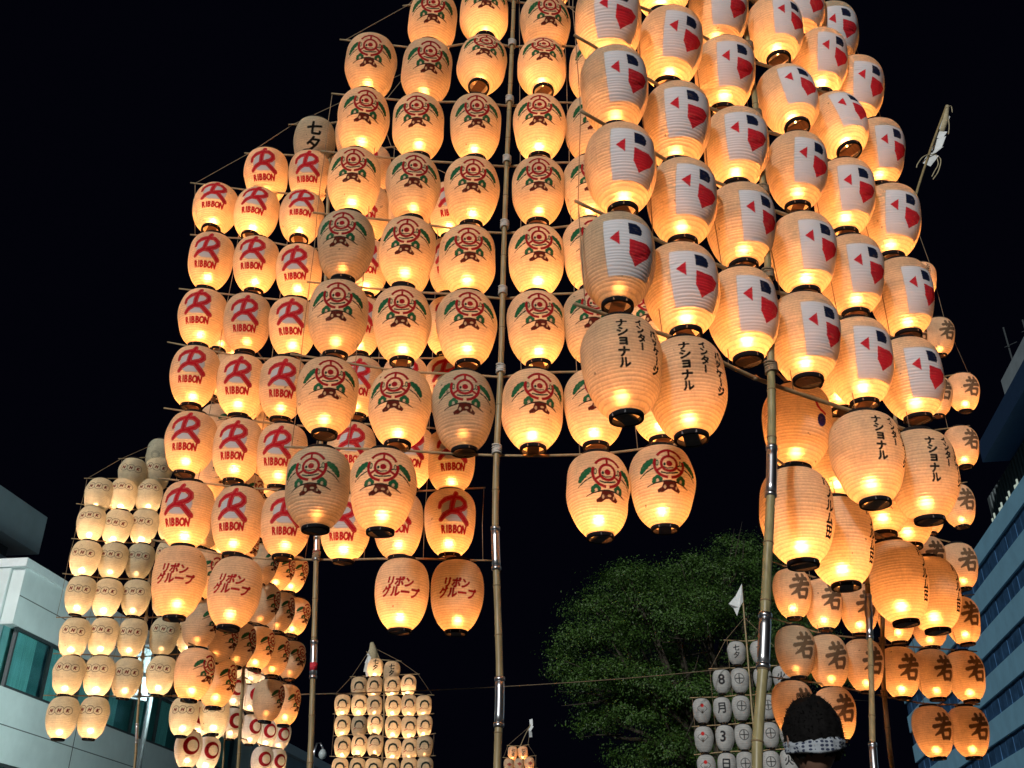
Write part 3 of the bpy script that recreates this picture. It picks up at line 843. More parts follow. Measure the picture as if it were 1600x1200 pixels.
BASE_W = 1.0
def lantern(kd, pos, yaw, tilt_axis, tilt, roll, label, group, energy, col, grey_board=False, scale=1.0):
    meshes, res = KINDS[kd]; meshes = random.choice(meshes)
    hi = res is HI
    root = empty('paper_lantern', pos)
    tag(root, label, 'lantern', group)
    m = Matrix.Rotation(tilt, 4, tilt_axis) @ Matrix.Rotation(roll, 4, Vector((0, 1, 0))) @ Matrix.Rotation(yaw, 4, 'Z')
    root.rotation_euler = m.to_euler()
    root.scale = (scale * random.uniform(.975, 1.02),) * 2 + (scale * random.uniform(.975, 1.025),)
    sh = link('paper_shade', meshes['paper'], root)
    for nm, me in meshes.items():
        if nm != 'paper': link(nm, me, sh)
    n = 36 if hi else 16
    link('bottom_rim', RIM_B[n], root); link('top_rim', RIM_T[n], root)
    bd = link('base_board', BOARD_G if grey_board else BOARD, root)
    bd.rotation_euler = (0, 0, random.uniform(-.9, .9) - yaw * .5)
    if res is not LO:
        link('candle', CANDLE, root); link('hanging_wire', HOOK, root)
    if energy > 0:
        l = link('candle_or_fill_light', lamp(kd, col, energy), root)
        l.location = (random.uniform(-.01, .01), random.uniform(-.01, .01), -LH / 2 + random.uniform(.108, .135))
    return root

# ------------------------------------------------------------------ bamboo frames hung with lanterns
ORD = ['first', 'second', 'third', 'fourth', 'fifth', 'sixth', 'seventh', 'eighth', 'ninth', 'tenth']
E0 = 6.0                                      # candle power

def smooth_path(pts, sub=4):
    """Catmull-Rom through points"""
    P = [Vector(p) for p in pts]
    if len(P) < 3: return P
    P = [P[0] * 2 - P[1]] + P + [P[-1] * 2 - P[-2]]
    out = []
    for i in range(1, len(P) - 2):
        for k in range(sub):
            t = k / sub
            a, b, c, d = P[i - 1], P[i], P[i + 1], P[i + 2]
            out.append(.5 * ((2 * b) + (c - a) * t + (2 * a - 5 * b + 4 * c - d) * t ** 2 + (3 * b - a - 3 * c + d) * t ** 3))
    out.append(P[-2])
    return out

def bamboo_pole(root, pts, r0, r1, sleeves=(), mat=BAMBOO, node=.30, nseg=10):
    """a jointed bamboo pole from foot to tip; sleeves = (from, to) fractions of its length"""
    path = smooth_path(pts, 10)
    L = [0.0]
    for a, b in zip(path, path[1:]): L.append(L[-1] + (b - a).length)
    tot = L[-1]
    def pt(s):
        s = min(max(s, 0), tot)
        for i in range(len(L) - 1):
            if s <= L[i + 1] + 1e-9:
                k = (s - L[i]) / max(L[i + 1] - L[i], 1e-9); return path[i].lerp(path[i + 1], k)
        return path[-1]
    rad = lambda s: r0 + (r1 - r0) * s / tot
    P, Rd = [], []
    s = 0.0; gap = node * random.uniform(.5, 1)
    marks = []
    while s < tot:
        marks.append(s); s += gap; gap = node * random.uniform(.85, 1.15)
    marks.append(tot)
    for a, b in zip(marks, marks[1:]):
        for k, f in ((0, 1.10), (.04, 1.0), (.5, .965), (.95, 1.0)):
            q = a + (b - a) * k; P.append(pt(q)); Rd.append(rad(q) * f)
    P.append(pt(tot)); Rd.append(rad(tot))
    MB().tube([p - root.location for p in P], Rd, nseg).obj('pole', mat, root, True)
    for m in marks[1:-1]:
        r = rad(m)
        MB().tube([pt(m - .004) - root.location, pt(m) - root.location, pt(m + .005) - root.location], [r * 1.08, r * 1.17, r * 1.08], nseg).obj('pole_node', NODE, root, True)
    for sv in sleeves:
        a, b, r = sv[0], sv[1], rad(sv[0])
        n = 5
        pp = [pt(a + (b - a) * k / n) - root.location for k in range(n + 1)]
        o = MB().tube(pp, r * 1.22, 14).obj('metal_sleeve', STEEL, root, True)
        for q in (a, b):
            MB().tube([pt(q - .012) - root.location, pt(q + .012) - root.location], r * 1.36, 14).obj('sleeve_band', STEEL, o, True)
        if len(sv) > 2:
            MB().tube([pt(a + (b - a) * .18) - root.location, pt(a + (b - a) * .40) - root.location], r * 1.27, 14).obj('sleeve_wrap', RED_TAPE, o, True)
    return pt, tot, path, L

def s_at_height(path, L, z):
    for i in range(len(path) - 1):
        if path[i].z <= z <= path[i + 1].z:
            k = (z - path[i].z) / max(path[i + 1].z - path[i].z, 1e-9); return L[i] + (L[i + 1] - L[i]) * k
    return 0 if z < path[0].z else L[-1]

def frame(spec):
    W = spec.get('W', .44)
    (ax, ay, aw), b = spec['a'], spec.get('b')
    A = at_depth(ax, ay, F_PX * W / aw)
    B = at_depth(b[0], b[1], F_PX * W / b[2]) if b else A + Vector((1, 0, 0))
    pl = Plane(A, B)
    sc = W / .44
    mid = pl.hit(*spec['mid'])
    yaw0 = -math.atan2(mid.x, mid.y) + R_(spec.get('face', 0))
    # ---- frame thing
    poff = spec.get('pole_off', .02)
    ppx = spec['pole']
    ppts = [pl.hit(x, y, poff) for x, y in ppx]                       # from lowest seen point upwards
    lo, lo2 = ppts[0], ppts[min(1, len(ppts) - 1)]
    d = (lo - lo2).normalized()
    if d.z > -.3: d = Vector((0, 0, -1))
    d = (d + Vector((0, 0, -1.2))).normalized()
    foot = lo + d * ((lo.z - 0.0) / -d.z)
    ppts = [foot, foot.lerp(lo, .5)] + ppts
    root = empty('lantern_frame', foot)
    tag(root, spec['label'], 'lantern frame')
    big = spec.get('big', True)
    pr = spec.get('pole_r', .027)
    path = smooth_path(ppts, 10); Lc = [0.0]
    for p, q in zip(path, path[1:]): Lc.append(Lc[-1] + (q - p).length)
    slv = []
    for sv in spec.get('sleeves', ()):
        z0 = pl.hit(ppx[0][0], sv[0], poff).z; z1 = pl.hit(ppx[0][0], sv[1], poff).z
        slv.append((s_at_height(path, Lc, z0), s_at_height(path, Lc, z1)) + tuple(sv[2:]))
    bamboo_pole(root, ppts, pr, pr * .62, slv, spec.get('pole_mat', BAMBOO), node=.33 if big else .5, nseg=12 if big else 8)
    pole_at = lambda z: (lambda s: next((path[i].lerp(path[i + 1], (s - Lc[i]) / max(Lc[i + 1] - Lc[i], 1e-9)) for i in range(len(Lc) - 1) if Lc[i] <= s <= Lc[i + 1] + 1e-9), path[-1]))(s_at_height(path, Lc, z))
    bars = []
    lanterns = []
    nrows = len(spec['rows'])
    for ri, (left, right) in enumerate(spec['rows']):
        pts = []
        for side, lst in (('L', left), ('R', right)):
            n = len(lst)
            for i, it in enumerate(lst):
                x, y = it[0], it[1]; fl = it[2] if len(it) > 2 else ''
                kd = it[3] if len(it) > 3 else spec['kind'](ri, nrows)
                rank = (n - i) if side == 'L' else i + 1
                rank += spec.get('skip', {}).get((ri, side), 0)
                c = pl.hit(x, y, spec.get('jz', .02) * random.uniform(-1, 1) - (it[4] if len(it) > 4 else 0))
                lanterns.append((ri, side, rank, c, fl, kd))
                pts.append(c + Vector((0, 0, (LH / 2 + .032) * sc)))
        if not spec.get('nobar'):
            rd = spec.get('bar_r', .0098)
            if left and right:
                zz = (pts[len(left) - 1].z + pts[len(left)].z) / 2
                pp = pole_at(zz); pp = Vector((pp.x, pp.y, zz - .01)) - pl.n * (poff + pr + rd * .3)
                gap = (pts[len(left)] - pts[len(left) - 1])
                if (pp - pts[len(left) - 1]).dot(gap) > 0 and (pp - pts[len(left)]).dot(gap) < 0:
                    pts = pts[:len(left)] + [pp] + pts[len(left):]
            elif ri < nrows:
                zz = sum(p.z for p in pts) / len(pts); pp = pole_at(zz)
                pp = Vector((pp.x, pp.y, zz)) - pl.n * (poff + pr + rd * .3)
                ext = pp + pl.d * (.10 if left else -.10)
                pts = pts + [pp, ext] if left else [ext, pp] + pts
            dl = (pts[1] - pts[0]).normalized() if len(pts) > 1 else pl.d
            dr = (pts[-1] - pts[-2]).normalized() if len(pts) > 1 else pl.d
            e0 = pts[0] - dl * random.uniform(.26, .33) * sc; e1 = pts[-1] + dr * random.uniform(.26, .33) * sc
            bp = smooth_path([e0] + pts + [e1], 4)
            n = 8 if big else 6
            o = MB().tube([p - root.location for p in bp], [rd * (1.08 - .25 * abs(2 * i / (len(bp) - 1) - 1)) for i in range(len(bp))], n).obj('crossbar', BAR, root, True)
            bars.append((e0 + dl * .05, e1 - dr * .05, bp))
            if big:
                for i, p in enumerate(pts):                                # twine ties at the lantern hooks
                    MB().tube([p - dl * .022 - root.location, p - root.location, p + dl * .022 - root.location], [rd * 1.2, rd * 1.5, rd * 1.2], 7).obj('twine_tie', CORD, o, True)
                pp = pole_at(sum(p.z for p in pts) / len(pts)); ax_ = Vector((0, 0, .035))
                k = MB()
                for j in range(5):
                    off = Vector((0, 0, (j - 2) * .016)); tw = [pp + off + (pl.d * math.cos(a) + pl.n * math.sin(a)) * pr * 1.14 + Vector((0, 0, .006 * math.sin(a + j))) for a in np.linspace(0, 2 * math.pi, 13)]
                    k.tube([t - root.location for t in tw], .007, 5, False)
                k.obj('lashing', CORD if spec.get('lash') is None else spec['lash'], root, True)
    # ---- cords up the frame and down its shoulders
    cr = spec.get('cord_r', .0032)
    def bar_pt(bp, s):                               # point of a bar at coordinate s along the plane
        c = [(p - mid).dot(pl.d) for p in bp]
        for i in range(len(bp) - 1):
            if c[i] <= s <= c[i + 1]: return bp[i].lerp(bp[i + 1], (s - c[i]) / max(c[i + 1] - c[i], 1e-9))
        return None
    if bars:
        cen = [[], []]
        s0 = min((b[0] - mid).dot(pl.d) for b in bars); s1 = max((b[1] - mid).dot(pl.d) for b in bars)
        ncord = spec.get('cords', 7)
        for k in range(ncord):
            s = s0 + .03 + (s1 - s0 - .06) * k / (ncord - 1)
            pts = [q for q in (bar_pt(b[2], s) for b in bars) if q is not None]
            if len(pts) < 2: continue
            pts = [q - pl.n * (spec.get('bar_r', .0098) * .9) for q in pts]
            full = []
            for p, q in zip(pts, pts[1:]):
                full += [p, p.lerp(q, .5) + pl.d * random.uniform(-.012, .012)]
            full.append(pts[-1])
            MB().tube([p - root.location for p in full], cr, 5).obj('cord', CORD, root, True)
        for ei in (0, 1):
            ends = [b[ei] for b in bars]
            ends = [e for e in ends]
            tip = spec.get('tip'); tp = pl.hit(*tip) if tip else ppts[-1]
            ext = ends[-spec.get('guy', 3):] + [tp]
            MB().tube([p - root.location for p in ext], cr * 1.2, 5).obj('guy_rope', CORD, root, True)
    # ---- lanterns
    side_nm = {'L': 'white building side', 'R': 'striped building side'}
    for ri, side, rank, c, fl, kd in lanterns:
        bar = 'bottom bar' if ri == 0 else ORD[ri] + ' bar up'
        state = ('unlit' if spec.get('unlit') else 'faint') if 'u' in fl else 'dim' if 'd' in fl else 'glowing'
        nm = spec['desc'][kd]
        lab = f"{state} lantern with {nm}, {ORD[rank - 1]} from pole, {bar}, {side_nm[side]}"
        en = (0 if spec.get('unlit') else E0 * .13) if 'u' in fl else E0 * spec.get('power', 1) * (.5 if 'd' in fl else random.choice((.7, .85, 1.0, 1.15, 1.3)))  # unlit lanterns outside the white frame get a weak added fill light
        tl = -R_(random.gauss(spec.get('lean', -1) - spec.get('lean_up', 1.7) * ri, 2.0)) - (R_(spec.get('tip_up', 19)) if 't' in fl else 0)
        if 's' in fl: tl += R_(6)
        lantern(kd, c, yaw0 + R_(random.gauss(0, 4)), pl.d, tl, R_(random.gauss(0, 1.6)) + R_(spec.get('roll', 0)), lab, spec['group'], en,
                spec.get('col', WARM), grey_board=(ri == 0), scale=sc)
    return root, pl

G = lambda r, n: 0
# ---- centre frame: red ring and pine crest
FT, PT_ = frame(dict(
    a=(497, 765, 98), mid=(790, 400), face=3, label='tall bamboo pole and crossbars carrying the pine and ring crest lanterns',
    group='lanterns with pine and ring crest', desc={'pine': 'pine and ring crest', 'tanabata': 'black Tanabata characters'}, kind=lambda r, n: 'pine',
    pole=[(777, 1200), (781, 1070), (776, 900), (774, 820), (776, 712), (783, 560), (787, 400), (792, 255), (798, 120), (803, 0), (806, -120)],
    sleeves=[(888, 826), (1133, 1061)], lash=TAPE, guy=3, cords=8,
    rows=[([(497, 765, 'u'), (598, 768)], [(935, 775), (1035, 763)]),
          ([(511, 622), (625, 640), (724, 645, 'u')], [(833, 643), (930, 640), (1030, 630)]),
          ([(528, 500, 'd'), (628, 510), (729, 516)], [(838, 516), (925, 512, 'd'), (1012, 505)]),
          ([(540, 388, 'u'), (636, 398), (731, 411)], [(838, 410), (922, 400)]),
          ([(553, 288), (645, 297, 'd'), (737, 303)], [(841, 302), (922, 300)]),
          ([(567, 194), (654, 202), (743, 203)], [(843, 203), (925, 205, 'd')]),
          ([(579, 107, 'd'), (667, 116, 'd'), (753, 105, 't')], [(847, 110, 't'), (928, 115)]),
          ([(676, 40), (757, 28, 't')], [(852, 45)]),
          ([(765, -40)], [(857, -28, '', 'tanabata')])]))

# ---- right frame: white card with red shield
FP, PP_ = frame(dict(
    a=(966, 412, 118), b=(1425, 595, 98), mid=(1190, 400), face=30, label='leaning bamboo pole and crossbars carrying the white card and red shield lanterns',
    group='lanterns with white card and red shield', desc={'pcard': 'white card, red shield', 'intl': 'black katakana columns'}, kind=lambda r, n: 'intl' if r == 0 else 'pcard',
    pole=[(1183, 1200), (1192, 1050), (1198, 900), (1205, 760), (1206, 680), (1205, 590), (1202, 480), (1196, 340), (1184, 200), (1170, 80), (1155, -20)],
    sleeves=[(767, 693), (1040, 960)], pole_mat=BAMBOO_G, pole_r=.030, tip=(1148, -150), bar_r=.0125, pole_off=.10, lean=-1, lean_up=2.2,
    rows=[([(972, 577, 'd'), (1073, 610)], [(1356, 717), (1441, 744)]),
          ([(965, 412, 'u'), (1065, 457), (1161, 494)], [(1257, 530), (1342, 567), (1422, 594)]),
          ([(970, 268), (1066, 320), (1158, 357)], [(1255, 400), (1331, 433), (1410, 467)]),
          ([(960, 145, 'd'), (1057, 200), (1150, 236)], [(1245, 270), (1319, 311), (1391, 349)]),
          ([(950, 42), (1047, 78), (1132, 121)], [(1232, 160, 't'), (1310, 200, 't'), (1370, 243)]),
          ([(1037, -28), (1122, 28)], [(1211, 52, 't'), (1281, 102), (1337, 145)]),
          ([(1105, -60)], [(1190, -50), (1246, 20), (1299, 60, 'd')])]))

# ---- left frame: red ribbon
FC, PC_ = frame(dict(
    a=(292, 805, 78), mid=(490, 560), face=-7, label='bamboo pole and crossbars carrying the red ribbon lanterns',
    group='lanterns with red ribbon letter', desc={'ribbon': 'red ribbon letter', 'group': 'red katakana lettering', 'tanabata': 'black Tanabata characters'}, kind=lambda r, n: 'group' if r == 0 else 'ribbon',
    pole=[(484, 1200), (488, 1100), (491, 1000), (494, 880), (497, 800), (503, 650), (508, 480), (512, 330), (516, 210)],
    sleeves=[(1058, 1003, 1), (874, 840, 1)], guy=4, tip=(640, 110),
    rows=[([(279, 910), (366, 927)], [(628, 930), (714, 932)]),
          ([(292, 806), (371, 815), (447, 820)], [(540, 826), (622, 822), (703, 818)]),
          ([(297, 694), (371, 705), (440, 713)], [(548, 712), (640, 716), (704, 722)]),
          ([(304, 590), (376, 604), (442, 608)], [(560, 606), (632, 606), (698, 606)]),
          ([(316, 499), (386, 507, 'd'), (457, 514)], [(562, 512), (632, 510), (700, 512)]),
          ([(329, 410), (400, 416), (467, 428)], [(572, 420), (640, 418), (703, 418)]),
          ([(336, 329, 't'), (400, 337, 't'), (471, 342, 't')], [(575, 335), (640, 334), (702, 330)]),
          ([(416, 277), (484, 280)], [(577, 270)]),
          ([(491, 228, 'd', 'tanabata')], [(556, 215, 'd', 'tanabata')])]))

# ---- far left frame: three ovals with red capitals
FD, PD_ = frame(dict(
    a=(97, 1122, 46.5), b=(335, 1118, 43), mid=(210, 950), face=-12, label='slim bamboo pole and crossbars carrying the pale three oval lanterns by the white building',
    group='pale lanterns with three lettered ovals', desc={'nhk': 'three lettered ovals', 'ovals': 'one double oval'}, kind=lambda r, n: 'nhk', col=MILD, power=1.15,  # some dim candles here are added to brighten unlit lanterns
    pole=[(210, 1200), (215, 1120), (221, 1050), (229, 960), (236, 880), (243, 800), (250, 720), (252, 690)], sleeves=[(1160, 1131)], pole_r=.024, guy=3, tip=(258, 690),
    rows=[([(97, 1122), (145, 1122)], [(287, 1120), (335, 1118)]),
          ([(107, 1056), (154, 1057), (198, 1060, 'd')], [(251, 1056), (296, 1052)]),
          ([(116, 997), (161, 996), (206, 997, 'd')], [(256, 995, 'u'), (298, 994, 'd')]),
          ([(125, 931), (167, 935), (212, 935, 'd')], [(259, 935, 'd')]),
          ([(133, 874), (176, 877, 'd'), (218, 878, 'u')], [(264, 872, 'd')]),
          ([(142, 820, 't'), (183, 825), (225, 824)], [(268, 818)]),
          ([(154, 776, 't'), (192, 776, 't'), (232, 777, 'dt')], []),
          ([(206, 743, 'd'), (246, 741)], []),
          ([(249, 713, 'u', 'ovals')], [])]))

# ---- frame seen edge-on behind the ribbon lanterns
FE, PE_ = frame(dict(
    a=(303, 1054, 58), b=(446, 1102, 45), mid=(375, 1000), face=58, label='bamboo pole and crossbars seen edge on behind the red ribbon lanterns',
    group='lanterns with sideways pine crest', desc={'pine_small': 'sideways pine crest'}, kind=lambda r, n: 'pine_small', power=.95, pole_r=.028, cords=5, guy=2,
    pole=[(372, 1200), (376, 1120), (381, 1040), (386, 950), (391, 850), (396, 750), (400, 600)],
    rows=[([(303, 1054), (340, 1067)], [(419, 1095, 'u'), (446, 1102)]),
          ([(313, 975, 'u'), (343, 1000, 'u'), (372, 1008, 'u')], [(403, 1013), (428, 1025, 'd'), (455, 1032, 'u')]),
          ([(316, 898), (345, 920, 'd'), (373, 935)], [(411, 945, 'u'), (437, 957, 'u'), (461, 964)]),
          ([(322, 822, 'u'), (350, 840), (378, 855)], [(411, 882, 'u'), (436, 892), (458, 898)]),
          ([(328, 745), (356, 762, 'd'), (384, 775)], [(412, 812, 'd'), (437, 822), (458, 832)]),
          ([(336, 668, 'd'), (362, 684), (388, 700)], [(412, 740), (436, 755, 'd'), (456, 765)]),
          ([(346, 590), (370, 607), (392, 624)], [(414, 665), (436, 682)]),
          ([(352, 518), (374, 535)], [(416, 600)])]))

# ---- red ring frame low by the white building
FF, PF_ = frame(dict(
    a=(294, 1171, 40), b=(430, 1190, 31), mid=(370, 1130), face=22, label='bamboo pole and crossbars carrying the white red ring lanterns',
    group='white lanterns with thick red ring', desc={'ring': 'thick red ring'}, kind=lambda r, n: 'ring', power=.8, col=MILD, big=False, cords=5, guy=2, pole_r=.024, bar_r=.011,
    pole=[(348, 1200), (350, 1165), (354, 1120), (358, 1070), (362, 1020)],
    rows=[([(294, 1171), (324, 1178)], [(409, 1190), (431, 1193)]),
          ([(310, 1124), (338, 1128)], [(362, 1131), (392, 1140), (417, 1146), (438, 1151, 'd')]),
          ([(340, 1076)], [(366, 1080), (394, 1090), (418, 1098), (440, 1104)]),
          ([], [(368, 1036), (394, 1047), (418, 1054)])]))

# ---- far frame with black arches
FG, PG_ = frame(dict(
    a=(535, 1103, 24.6), mid=(600, 1120), face=4, label='far bamboo pole and crossbars carrying the black arch lanterns',
    group='far lanterns with black arch', desc={'arch': 'black arch', 'tana_far': 'black Tanabata characters'}, kind=lambda r, n: 'arch', power=1.0, col=MILD, big=False, cords=8, guy=3, pole_r=.028, bar_r=.013, cord_r=.004, jz=.01, lean=0, lean_up=.3,
    pole=[(596, 1215), (598, 1160), (600, 1110), (600, 1070), (600, 1052), (585, 1008)], tip=(584, 1012),
    rows=[([(531, 1202), (558, 1203), (583, 1203)], [(611, 1203), (639, 1202), (664, 1201, 'u')]),
          ([(535, 1168), (561, 1166, 't'), (586, 1166, 'td')], [(614, 1172), (640, 1172), (663, 1168, 'u')]),
          ([(535, 1135), (561, 1136, 'u'), (586, 1133, 't')], [(614, 1137), (639, 1137), (663, 1135)]),
          ([(535, 1103), (561, 1103), (585, 1104)], [(614, 1104), (639, 1103), (662, 1104)]),
          ([(561, 1075, 'd'), (585, 1074, 'd')], [(613, 1073), (638, 1072, 't')]),
          ([(586, 1045, 't', 'tana_far')], [(612, 1050, '', 'tana_far')])]))

# ---- very far frame with red diamonds
FH, PH_ = frame(dict(
    a=(801, 1177, 15.5), mid=(812, 1180), face=5, label='very far frame tip carrying the red diamond lanterns',
    group='very far lanterns with red diamond', desc={'diamond': 'red diamond', 'tana_far': 'tiny Tanabata characters'}, kind=lambda r, n: 'diamond', power=.8, big=False, cords=3, guy=2, pole_r=.03, bar_r=.014, cord_r=.006, jz=.01, lean=0, lean_up=.3,
    pole=[(808, 1215), (810, 1195), (812, 1170), (820, 1150), (829, 1132)], tip=(829, 1134),
    rows=[([(780, 1214), (795, 1214)], [(812, 1214), (829, 1213)]), ([(795, 1196)], [(811, 1196), (827, 1194)]), ([(801, 1177, '', 'tana_far')], [(817, 1177, '', 'tana_far')])]))

# ---- white unlit frame before the tree
FI, PI_ = frame(dict(
    a=(1097, 1111, 28), mid=(1160, 1110), face=0, label='bamboo pole with white pennant and crossbars carrying unlit white lanterns before the tree',
    group='unlit white lanterns before the tree', desc={'cross': 'circled cross', 'fan': 'fan and red sun', 'eight': 'figure eight', 'moon': 'moon character', 'three': 'figure three', 'day': 'day character', 'tana_white': 'Tanabata characters', 'kanji': 'fire character'},
    kind=lambda r, n: 'cross', unlit=True, big=False, cords=6, guy=2, pole_r=.034, bar_r=.015, cord_r=.004, jz=.01, lean=0, lean_up=.3, roll=1.5,
    pole=[(1184, 1215), (1180, 1160), (1175, 1110), (1171, 1060), (1167, 1010), (1163, 965), (1159, 915)], tip=(1163, 965),
    rows=[([(1104, 1200, 'u', 'fan'), (1136, 1197, 'u', 'day'), (1165, 1196, 'u')], [(1205, 1194, 'u'), (1234, 1192, 'u', 'kanji')]),
          ([(1100, 1156, 'u', 'fan'), (1133, 1154, 'u', 'three'), (1162, 1152, 'u')], [(1203, 1149, 'u'), (1233, 1147, 'u', 'day')]),
          ([(1097, 1111, 'u', 'fan'), (1129, 1110, 'u', 'moon'), (1158, 1107, 'u')], [(1199, 1105, 'u'), (1229, 1103, 'u', 'three')]),
          ([(1128, 1065, 'u', 'eight'), (1156, 1064, 'u')], [(1192, 1062, 'u'), (1222, 1060, 'u', 'kanji')]),
          ([(1151, 1021, 'u', 'tana_white')], [(1187, 1020, 'u', 'tana_white')])]))

# ---- right rear frame: grey brush character
FJ, PJ_ = frame(dict(
    a=(1243, 1019, 60), b=(1509, 1057, 55.5), mid=(1380, 900), face=36, label='rear bamboo pole with paper streamer tip and crossbars carrying the brown brush character lanterns',
    group='lanterns with brown brush character', desc={'waka': 'brown brush character', 'town': 'small vertical town name'}, kind=lambda r, n: 'waka', power=.8,
    pole=[(1394, 1200), (1386, 1130), (1380, 1060), (1379, 980), (1384, 860), (1393, 740), (1402, 600), (1412, 450), (1424, 335), (1450, 245), (1479, 165)], tip=(1425, 335), pole_r=.030, guy=3, lean=-1, lean_up=1.2,
    rows=[([(1240, 1108), (1306, 1116)], [(1458, 1144), (1514, 1144)]),
          ([(1243, 1019, 'u'), (1294, 1034, 'd'), (1350, 1040)], [(1406, 1051), (1458, 1054), (1509, 1057)]),
          ([(1238, 928), (1286, 945), (1342, 952)], [(1399, 965), (1451, 975), (1503, 970)]),
          ([(1240, 840), (1290, 852), (1342, 865)], [(1396, 870), (1448, 874, 'd'), (1499, 885)]),
          ([], [(1394, 790), (1449, 800), (1497, 791)]),
          ([], [(1394, 710), (1452, 706), (1503, 699)]),
          ([], [(1412, 618), (1463, 620, 'd'), (1505, 614)]),
          ([], [(1425, 530, 'd'), (1467, 527, 'd')]),
          ([], [(1440, 440, '', 'town')])]))

# ---- near edge-on frame with plain lanterns and blue dots
FK, PK_ = frame(dict(
    a=(1246, 808, 111), b=(1454, 929, 86), mid=(1350, 800), face=72, label='near bamboo pole and crossbars carrying the plain blue dot lanterns',
    group='plain lanterns with a blue dot', desc={'dot': 'blue dot', 'side': 'edge lettering'}, kind=lambda r, n: 'side' if r == 0 else 'dot', pole_r=.022, cords=4, guy=1, lean=-1,
    pole=[(1366, 1200), (1362, 1080), (1357, 940), (1350, 850), (1344, 800), (1338, 700), (1334, 600)], sleeves=[(1000, 938), (1215, 1165)],
    rows=[([(1246, 808), (1312, 848)], [(1402, 910), (1454, 929)]),
          ([(1245, 668), (1306, 720)], [(1374, 776), (1414, 800)]),
          ([(1258, 545), (1308, 590)], [])]))

# ------------------------------------------------------------------ lit lamp tower by the white building
LAMP_WHITE = emitter('floodlight_panel', (.74, 1.0, .98), 110)
lp = at_fwd(242, 1050, 27.0)
lt = empty('flood_light', Vector((lp.x, lp.y, 0))); tag(lt, 'bright white floodlight on a tall mast beside the white building', 'floodlight')
b = MB(); b.tube([(0, 0, 0), (0, 0, .3), (0, 0, lp.z + .9)], [.16, .09, .06], 10); b.obj('mast', FRAME_DK, lt, True)
b = MB(); b.tube([(-1.0, 0, lp.z + .72), (1.0, 0, lp.z + .72)], .04, 8); b.tube([(-1.0, 0, lp.z - .62), (1.0, 0, lp.z - .62)], .04, 8); b.obj('lamp_bracket', STEEL, lt, True)
for i, (x, z, ang) in enumerate(((-.50, .36, -108), (.50, .36, -118), (-.50, -.40, -128), (.50, -.40, -112))):
    rot = Matrix.Rotation(R_(ang), 3, 'Z')
    b = MB(); b.box((x, 0, lp.z + z), (.80, .16, .60), rot); hd = b.obj('lamp_head', FRAME_DK, lt)
    b = MB(); b.box(Vector((x, 0, lp.z + z)) + rot @ Vector((0, -.086, 0)), (.74, .02, .54), rot); b.obj('lamp_lens', LAMP_WHITE, hd)

# small globe lamp further down the street
gp = at_fwd(504, 1180, 46.0)
gl_ = empty('street_lamp', Vector((at_fwd(490, 1180, 46.0).x, 46, 0))); tag(gl_, 'small grey street lamp with curved arm behind the ribbon pole', 'street lamp')
ox = gp.x - gl_.location.x
b = MB(); b.tube([(0, 0, 0), (0, 0, gp.z - .2), (0, 0, gp.z + .1), (ox * .25, 0, gp.z + .5), (ox * .65, 0, gp.z + .52), (ox, 0, gp.z + .25)], [.09, .06, .05, .04, .04, .04], 8); b.obj('post', STEEL, gl_, True)
g = MB(); g.lathe([(.02, .26), (.10, .22), (.17, .10), (.18, 0), (.13, -.12), (.02, -.18)], 14); go = g.obj('lamp_globe', simple('frosted_globe', (.42, .48, .48), rough=.3, var=.05), gl_, True); go.location = (ox, 0, gp.z)

# ------------------------------------------------------------------ cable across the street
p0, p1 = at_fwd(440, 1086, 16.5), PI_.hit(1142, 1044)
b = MB(); base = p0
pts = []
for k in range(25):
    t = k / 24; q = p0.lerp(p1, t); q.z -= .10 * 4 * t * (1 - t); pts.append(q - base)
b.tube(pts, .011, 6); o = b.obj('cable', CORD, None, True); o.location = base
tag(o, 'thin cable stretched between the edge on frame and the white lantern frame', 'cable')

# ------------------------------------------------------------------ paper streamers at the frame tips (parts of their frames)
def streamer(root, pl, pts, w, tails, mat=STREAMER):
    P = [pl.hit(x, y, .03) - root.location for x, y in pts]
    right = Vector((1, 0, 0))
    for i in range(len(P) - 1):                     # zigzag folded paper strips
        a, c = P[i], P[i + 1]; d = (c - a).normalized(); x = right - d * right.dot(d); x.normalize(); yv = d.cross(x)
        k = w * random.uniform(.75, 1.25); tw = random.uniform(-.7, .7)
        xx = x * math.cos(tw) + yv * math.sin(tw); nn = d.cross(xx)
        b = MB(); t = .002
        q = [a - xx * k * .6, a + xx * k, c + xx * k * .55, c - xx * k]
        lo = [v - nn * t for v in q]; hi = [v + nn * t for v in q]
        i0 = 0; b.v = [tuple(v) for v in lo + hi]
        b.f = [(3, 2, 1, 0), (4, 5, 6, 7), (0, 1, 5, 4), (1, 2, 6, 5), (2, 3, 7, 6), (3, 0, 4, 7)]
        b.obj('paper_streamer', mat, root)
    for tl in tails:
        b = MB(); b.tube([p for p in smooth_path([pl.hit(x, y, .05) - root.location for x, y in tl], 4)], [w * .09] * (4 * (len(tl) - 1) + 1) if len(tl) > 2 else w * .09, 5); b.obj('straw_tail', STRAW, root, True)

